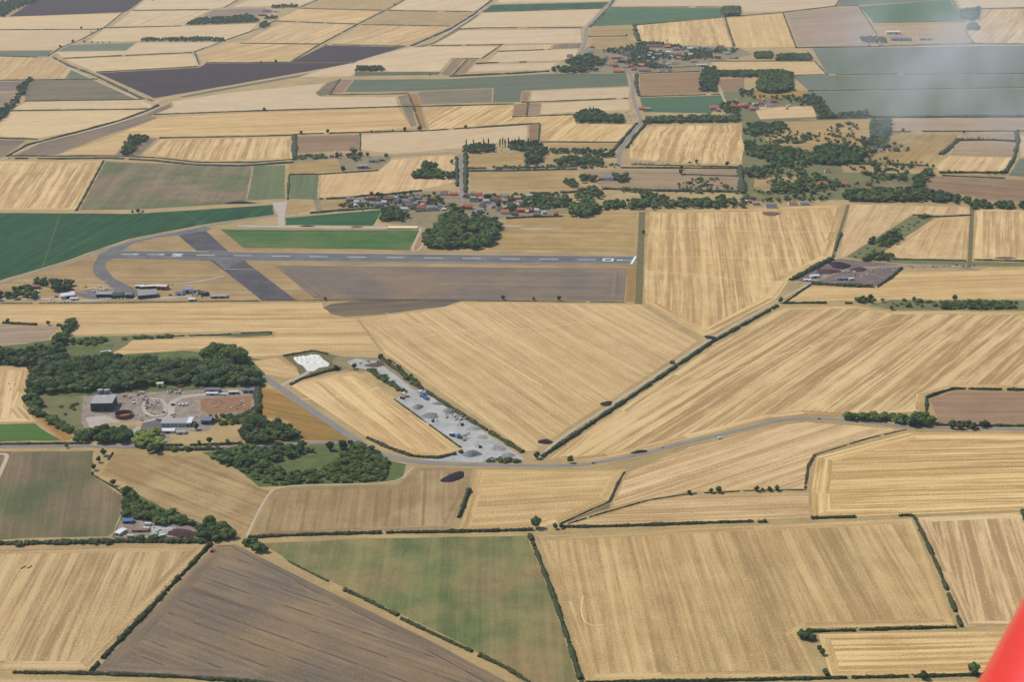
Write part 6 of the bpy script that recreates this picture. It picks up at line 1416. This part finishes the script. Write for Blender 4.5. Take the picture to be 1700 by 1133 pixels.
SING = [(135,48,9,'dark','round tree on the hedge line of the far left pale field'),(152,55,7,'dark','tree beside the winding track, upper of three on the left'),(163,50,8,'dark','tree at the track fork in the far left'),(168,48.5,7,'broad','smaller tree at the track fork in the far left'),(121,71,12,'broad','wide tree beside the winding track, middle of the far left'),
 (100,79,10,'broad','tree beside the winding track, lowest of the far left'),(140,71,9,'dark','first tree of the far left hedge row'),(153,71.5,8,'dark','second tree of the far left hedge row'),(162,71.5,6,'dark','third tree of the far left hedge row'),(171,71.5,6,'dark','fourth tree of the far left hedge row'),(182,71,6,'dark','last small tree of the far left hedge row'),
 (439,184,10,'broad','lone tree in the middle of the pale far field'),(500,223,9,'dark','dark tree by the small grey-brown field near the mill'),(544,222,12,'broad','tree on the hedge above the mill farm'),(617,220,6,'dark','small tree on the hedge above the pale field'),(652,218,5,'dark','tiny tree on the hedge above the pale field'),(672,218,11,'dark','round dark tree at the foot of the ditch strip'),
 (697,217,13,'dark','tree at the end of the ditch hedge'),(773,213,9,'copper','brownish tree on the hedge of the diagonal-striped field'),(714,126,7,'dark','small tree in the grey-green strip hedge'),(254,1,5,'dark','lone tree on the far top left hedge'),(655,8,8,'dark','tree at the crossing of two far hedges'),(458,104,10,'dark','dark tree between the dark fields'),(434,105,8,'dark','lower dark tree left between the dark fields'),
 (570,285,13,'dark','tall dark tree in front of the mill farm'),(610,260,10,'dark','dark tree on the lane right of the mill farm'),(641,262,11,'dark','dark round tree east of the mill farm'),(586,262,9,'broad','green tree in the mill farm garden'),(750,272,10,'broad','tree at the top of the straight village road'),
 (540,499,6,'dark','small lone tree at the left end of the dark line below the ploughed strip'),(835,498,8,'dark','left of three lone trees below the ploughed strip'),(886,499,6,'broad','middle of three lone trees below the ploughed strip'),(928,499.5,8,'dark','right of three lone trees below the ploughed strip'),(1068,389,8,'dark','lone dark tree beyond the end of the runway'),
 (947,769,9,'broad','round tree on the main road verge'),(891,762,9,'dark','tree at the foot of the diagonal track'),(890,877,13,'pale','big airy lone tree on the long hedge'),(922,879,7,'dark','low dark tree right of the big airy tree'),(931,878,6,'dark','lowest dark tree right of the big airy tree'),(1144,821.5,6,'dark','leftmost small tree on the curving ditch hedge'),
 (1180.5,819,6,'dark','second small tree on the curving ditch hedge'),(1193,818,8,'dark','third small tree on the curving ditch hedge'),(1256,816.5,7,'dark','fourth small tree on the curving ditch hedge'),(1266,816,4,'broad','tiny tree on the curving ditch hedge'),(1277.5,816,6,'dark','sixth small tree on the curving ditch hedge'),(1289.5,815.5,7,'broad','rightmost small tree on the curving ditch hedge'),
 (1296,503,9,'dark','tree at the head of the diagonal track'),(1184,567,6,'dark','small tree on the diagonal hedge near the black heap'),(943,730,0,'',''),(1365,1088,6,'dark','bushy tree halfway down the corner field hedge'),(1360,1082,6,'dark','upper bushy tree halfway down the corner field hedge'),(1532,1128,8,'dark','tree on the bottom hedge of the corner field'),(1616,1120,11,'pale','airy tree on the bottom hedge near the red aircraft'),
 (172,757,9,'dark','top tree of the slanting row between two brown fields'),(164,768,8,'dark','second tree of the slanting row between two brown fields'),(156,781,8,'dark','third tree of the slanting row between two brown fields'),(154,790,5,'dark','lowest small tree of the slanting row between two brown fields'),(188,807,8,'dark','lone dark tree on the field corner below the slanting row'),(211,822,10,'dark','tree at the tip of the scrub wedge'),
 (348,875,14,'broad','tall tree standing over the clump right of the corner compound'),(111,744,6,'broad','bush-like tree on the near side of the road, left'),(348,737,9,'dark','tree in the lawn hedge below the depot, middle'),(378,738,7,'broad','tree in the lawn hedge below the depot, right'),(331,739,6,'broad','small tree in the lawn hedge below the depot, left'),(326,714,9,'dark','dark tree at the right end of the low depot building'),
 (548,748,12,'dark','tall dark tree in the back of the scrub wood, left'),(569,746,12,'dark','tall dark tree in the back of the scrub wood, right'),(588,613,9,'dark','dark tree right of the chalk store'),(558,615,8,'dark','dark tree behind the wedge-shaped stubble field'),(632,596,8,'dark','tree at the top corner of the gravel yard'),
 (345,253,0,'',''),(229,354,9,'dark','flat dark tree at the top edge of the dark green field'),(237,354,6,'dark','small tree at the top edge of the dark green field'),(220,354,6,'dark','left small tree at the top edge of the dark green field'),(1130,290,12,'dark','tall tree at the left end of the pasture hedge'),(1131,282,11,'dark','tree where the pasture hedge meets the road'),(1156,272,10,'broad','tree on the foot of the wavy striped field'),
 (1207,276,11,'dark','dark tree at the right foot of the wavy striped field'),(1145,272,6,'broad','small tree on the foot of the wavy striped field'),(1040,60,8,'dark','round tree in the paddock north of the far village'),(1048,250,0,'',''),(1048,240,9,'broad','tree beside the road bend by the wavy striped field'),(1600,222,9,'broad','tree on the mauve field boundary in the east'),(1690,221,10,'broad','tree on the right end of the mauve boundary'),
 (1499,219,10,'dark','round tree under the mauve field in the east'),(955,345,0,'',''),(942,345,10,'dark','dark tree at the garden hedge end'),(808,333,14,'dark','tall dark tree in the east part of the near village'),(827,345,13,'dark','tall narrow tree in the east part of the near village'),(895,330,10,'pale','pale tree behind the eastern gardens'),(672,325,10,'dark','dark tree behind the western houses, right'),(682,324,11,'dark','dark tree right behind the western houses'),
 (617,327,11,'dark','dark tree at the back of the western houses'),(628,328,12,'dark','second dark tree at the back of the western houses'),(634,329,11,'dark','third dark tree at the back of the western houses'),(605,329,8,'dark','low dark tree at the back of the western houses'),(721,325,9,'broad','tree left of the red-roofed white house'),(1486,500,0,'',''),(1517,501,9,'broad','tree in the eastern copse row, middle'),(1585,499,10,'broad','tall airy tree in the eastern copse row'),
 (1465,502,7,'copper','brown tree in the eastern copse row'),(1480,515,7,'dark','dark tree at the lower edge of the rough strip'),(27,540,0,'',''),(13,537,8,'dark','tree at the left end of the broken hedge below the hangars'),(80,540,7,'dark','tree at the right end of the broken hedge below the hangars'),(450,556,5,'dark','bush at the end of the narrow green strip'),(1539,277,8,'dark','tree at the head of the slanting belt'),(1549,279,9,'dark','tree right at the head of the slanting belt')]
for x, y, h, k, lb in SING:
    if h: tree(x, y, h, k, lb)
for i in range(12): tree(585+i*6.5, 346-i*.3, random.uniform(4, 6.5), random.choice(['dark', 'copper', 'bush']), 'small tree in the row behind the small green field', 'small trees behind the small green field')
for x in (895, 902, 1440, 1448, 1510, 1520, 1529): pass
for (x, y) in [(1453,268),(1461,265),(1474,268),(1482,268),(1490,269),(1513,271),(1520,271),(1529,271)]: tree(x, y, random.uniform(4, 6), random.choice(['dark', 'bush']), 'small tree in the dotted row of the eastern meadow', 'dotted row of the eastern meadow')
for (x, y) in [(1598,232),(1606,232),(1613,231),(1625,231),(1632,232),(1641,232),(1650,232),(1662,233)]: tree(x, y, random.uniform(4, 6.5), 'dark', 'tree in the row between the eastern mauve paddocks', 'trees between the mauve paddocks')
for (x, y) in [(1575,288),(1586,288),(1593,288),(1640,290),(1652,291),(1662,290),(1667,288)]: tree(x, y, random.uniform(6, 9), 'dark', 'tree below the striped eastern paddock', 'trees below the striped eastern paddock')
build_trees()

# ------------------------------------------------------------------ the red wing of our own aeroplane, close by on the right
M['red'] = plain_mat('red_paint', (212,40,40), .04, .6, .24, .5, c2=(200,32,34), k=.72)
v, f = ico(4); v = v*np.array((.46, .46, 2.6)); v[:, 0] *= np.where(v[:, 2] > 0, 1-.10*(v[:, 2]/2.6)**2, 1)
fwd = np.array((0, math.cos(PITCH), -math.sin(PITCH))); upv = np.array((0, math.sin(PITCH), math.cos(PITCH))); ax = .478*np.array((1, 0, 0))+.878*upv
sx_ = np.cross(fwd, ax); sx_ /= np.linalg.norm(sx_); sy_ = np.cross(ax, sx_)
v = v[:, :1]*sx_+v[:, 1:2]*sy_+v[:, 2:]*ax
m = MB(); m.add(v, f); o = m.build('aeroplane_cowling', M['red'], None, True, loc=(1.400, 3.0*math.cos(PITCH)-.80*math.sin(PITCH), CAM_H-3.0*math.sin(PITCH)-.80*math.cos(PITCH)))
tag(o, "glossy red rounded cowling of the photographer's own aeroplane in the lower right corner", 'cowling')

# ------------------------------------------------------------------ the summer air
def air(name, loc, size, dens, col, label):
    m = bpy.data.materials.new(name); m.use_nodes = True; nt = m.node_tree; nt.nodes.clear()
    out = nt.nodes.new('ShaderNodeOutputMaterial'); pv = nt.nodes.new('ShaderNodeVolumePrincipled')
    pv.inputs['Color'].default_value = col; pv.inputs['Density'].default_value = dens; pv.inputs['Anisotropy'].default_value = .2
    nt.links.new(pv.outputs[0], out.inputs['Volume'])
    b = MB(); b.box((0, 0, 0), size); o = b.build(name, m, None, loc=loc); tag(o, label, None, None, 'stuff'); return o, nt, pv
if HAZE: air('haze', (0, 45000*.8-4000+0, (CAM_H+14)/2), (92000, 82000, CAM_H+16), HAZE, (.86, .92, 1, 1), 'thin blue summer haze over the whole plain')

# added volumes imitating the milky canopy reflection over the far right fields
def reflection_veil(px, py, dist, size, dens, seed, rz, label):
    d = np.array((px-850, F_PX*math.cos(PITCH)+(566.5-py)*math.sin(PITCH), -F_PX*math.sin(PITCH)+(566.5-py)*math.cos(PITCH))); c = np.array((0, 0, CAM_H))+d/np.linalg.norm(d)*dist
    b = MB(); v, f = ICO2; b.add(v*np.array(size)/2, f); m = bpy.data.materials.new('reflection_volume'); m.use_nodes = True; nt = m.node_tree; nt.nodes.clear()
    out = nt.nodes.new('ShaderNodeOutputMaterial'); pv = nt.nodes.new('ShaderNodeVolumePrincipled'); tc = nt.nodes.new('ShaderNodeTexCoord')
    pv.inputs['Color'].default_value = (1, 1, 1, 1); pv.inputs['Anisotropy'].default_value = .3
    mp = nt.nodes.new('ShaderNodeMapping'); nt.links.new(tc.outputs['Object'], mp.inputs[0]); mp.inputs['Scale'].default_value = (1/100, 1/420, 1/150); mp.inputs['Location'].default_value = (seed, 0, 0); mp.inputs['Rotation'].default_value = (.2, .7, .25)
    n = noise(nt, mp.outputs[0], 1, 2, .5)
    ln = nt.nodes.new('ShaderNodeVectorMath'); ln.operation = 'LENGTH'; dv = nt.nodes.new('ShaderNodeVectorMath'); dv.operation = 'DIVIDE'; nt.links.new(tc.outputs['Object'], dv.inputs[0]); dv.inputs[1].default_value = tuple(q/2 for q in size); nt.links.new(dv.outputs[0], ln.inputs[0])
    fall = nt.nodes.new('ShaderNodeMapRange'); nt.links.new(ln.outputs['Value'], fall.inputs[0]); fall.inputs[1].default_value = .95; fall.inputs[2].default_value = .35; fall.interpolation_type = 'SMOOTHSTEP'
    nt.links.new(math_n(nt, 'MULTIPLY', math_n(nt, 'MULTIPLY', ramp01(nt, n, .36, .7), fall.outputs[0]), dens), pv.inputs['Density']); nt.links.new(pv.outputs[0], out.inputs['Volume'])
    o = b.build('canopy_reflection', m, None, loc=tuple(c)); o.rotation_euler = (0, 0, R(rz)); tag(o, label, None, None, 'stuff')
reflection_veil(1600, 125, 3300, (820, 560, 400), .0021, 3.0, -20, 'added milky veil imitating a reflection in the canopy, over the wide grey-green fields')
reflection_veil(1600, 30, 3300, (700, 500, 300), .0015, 8.0, 10, 'small added veil imitating a reflection in the canopy, over the north-eastern farm')
